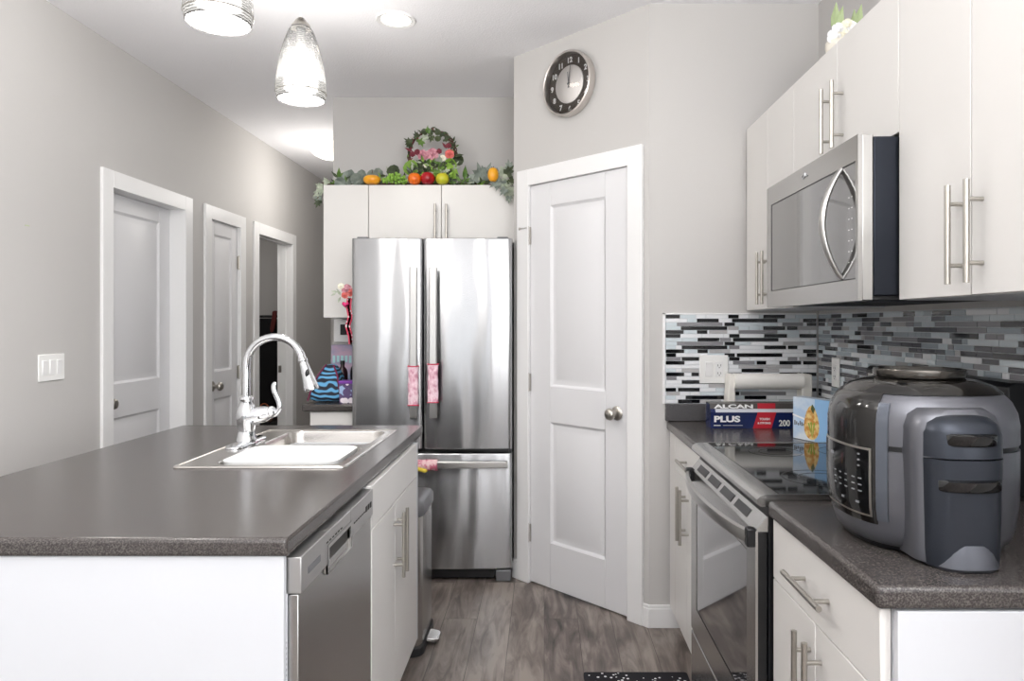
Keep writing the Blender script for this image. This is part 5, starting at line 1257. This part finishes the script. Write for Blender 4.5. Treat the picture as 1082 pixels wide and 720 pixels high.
for px, py, sz, an in ((360, 312, 0.04, -30), (357, 309, 0.035, -80), (360, 314, 0.035, 200), (362, 308, 0.035, -10), (355, 310, 0.03, -120)): leaf(b, (sx_(px), 3.795, sz_(py)), sz, R(an), 0, 0, 'leaf')
b.build('leaves', 'leafsage', t)
MB().tube([(-1.002, 3.80, sz_(313)), (-1.02, 3.80, sz_(313))], 0.008, 10).build('hook', 'whiteplastic', t, smooth=40)

# ================================================================= room behind the open doorway
M['blackcloth'] = mat('black_cloth', '#0d0c0f', 0.9); M['redcloth'] = mat('dark_red_cloth', '#5d2422', 0.9); M['tan'] = mat('orange_tan_leather', '#b5603a', 0.6)
t = thing('hanging_coats', 'black coats hanging in the dark room behind the open doorway', 'coat', (-2.87, 7.12, 1.45))
b = MB(); rr = random.Random(8); rs_ = []
for z_, w_ in ((0.44, 0.30), (0.7, 0.31), (1.0, 0.30), (1.25, 0.28), (1.36, 0.25), (1.40, 0.18)):
    rs_.append([(-2.95+w_*1.3*math.cos(2*PI*k/36), 7.13+(0.075+0.018*math.sin(k*1.9))*math.sin(2*PI*k/36), z_) for k in range(36)])
b.rings(rs_); b.build('fabric', 'blackcloth', t, smooth=70)
MB().tube([(-3.35, 7.13, 1.42), (-2.50, 7.13, 1.42)], 0.012, 10).build('rail', 'rubber', t, smooth=50)
for x_ in (-3.35, -2.5): MB().box(x_-0.012, x_+0.012, 7.12, 7.25, 1.405, 1.435).build('rail_bracket', 'rubber', t)
t = thing('scarf', 'dark red scarf draped over the black coats behind the open doorway', 'scarf', (-2.74, 7.02, 1.4))
b = MB(); b.rings([[(x_-0.03, y_, z_), (x_+0.03, y_, z_), (x_+0.025, y_+0.02, z_), (x_-0.025, y_+0.02, z_)] for x_, y_, z_ in ((-2.72, 7.02, 1.25), (-2.70, 7.02, 1.35), (-2.69, 7.03, 1.44), (-2.70, 7.045, 1.46), (-2.695, 7.06, 1.48))]); b.build('cloth', 'redcloth', t, smooth=60, sub=1); 
t = thing('handbag', 'orange-brown handbag on a black chest behind the open doorway', 'bag', (-2.73, 6.85, 0.42))
MB().rings([rrect(-2.80, -2.64, 6.80, 6.90, 0.03, z_) for z_ in (0.4205, 0.46, 0.50)]).build('bag_body', 'tan', t, smooth=50)
MB().tube([(-2.72+0.05*math.cos(a), 6.85, 0.50+0.07*math.sin(a)) for a in [PI*k/10 for k in range(11)]], 0.006, 8).build('strap', 'tan', t, smooth=60)
t = thing('storage_chest', 'low black chest under the coats behind the open doorway', 'chest', (-2.9, 6.85, 0))
MB().box(-3.2, -2.60, 6.65, 7.02, 0, 0.36).build('chest_box', 'black', t, bevel=0.01); MB().box(-3.21, -2.59, 6.64, 7.03, 0.362, 0.42).build('lid', 'black', t, bevel=0.01)

# ================================================================= rug
M['rugm'] = spots('black_rug_white_pattern', '#121118', '#e4e4e8', 48, 0.25, 0.95)
t = thing('kitchen_mat', 'black floor mat with white pattern in front of the range', 'mat', (0.365, 2.2, 0.0))
MB().rings([rrect(0.15, 0.545, 1.75, 2.70, 0.012, z_) for z_ in (0.001, 0.008)]).build('mat_body', mat('black_mat_border', '#15141b', 0.95), t)
MB().rings([rrect(0.16, 0.535, 1.76, 2.69, 0.01, z_) for z_ in (0.0082, 0.0095)]).build('pattern', 'rugm', t)
# leftover paint touch-up mark on the left wall
mk = MB(); mk.T = LW; mk.box(2.96, 2.985, -0.0012, -0.0002, 1.755, 1.759); mk = mk.build('wall_mark', mat('green_mark', '#b9c79a', 0.8)); tag(mk, 'tiny green mark on the grey left wall above the light switch', 'mark')
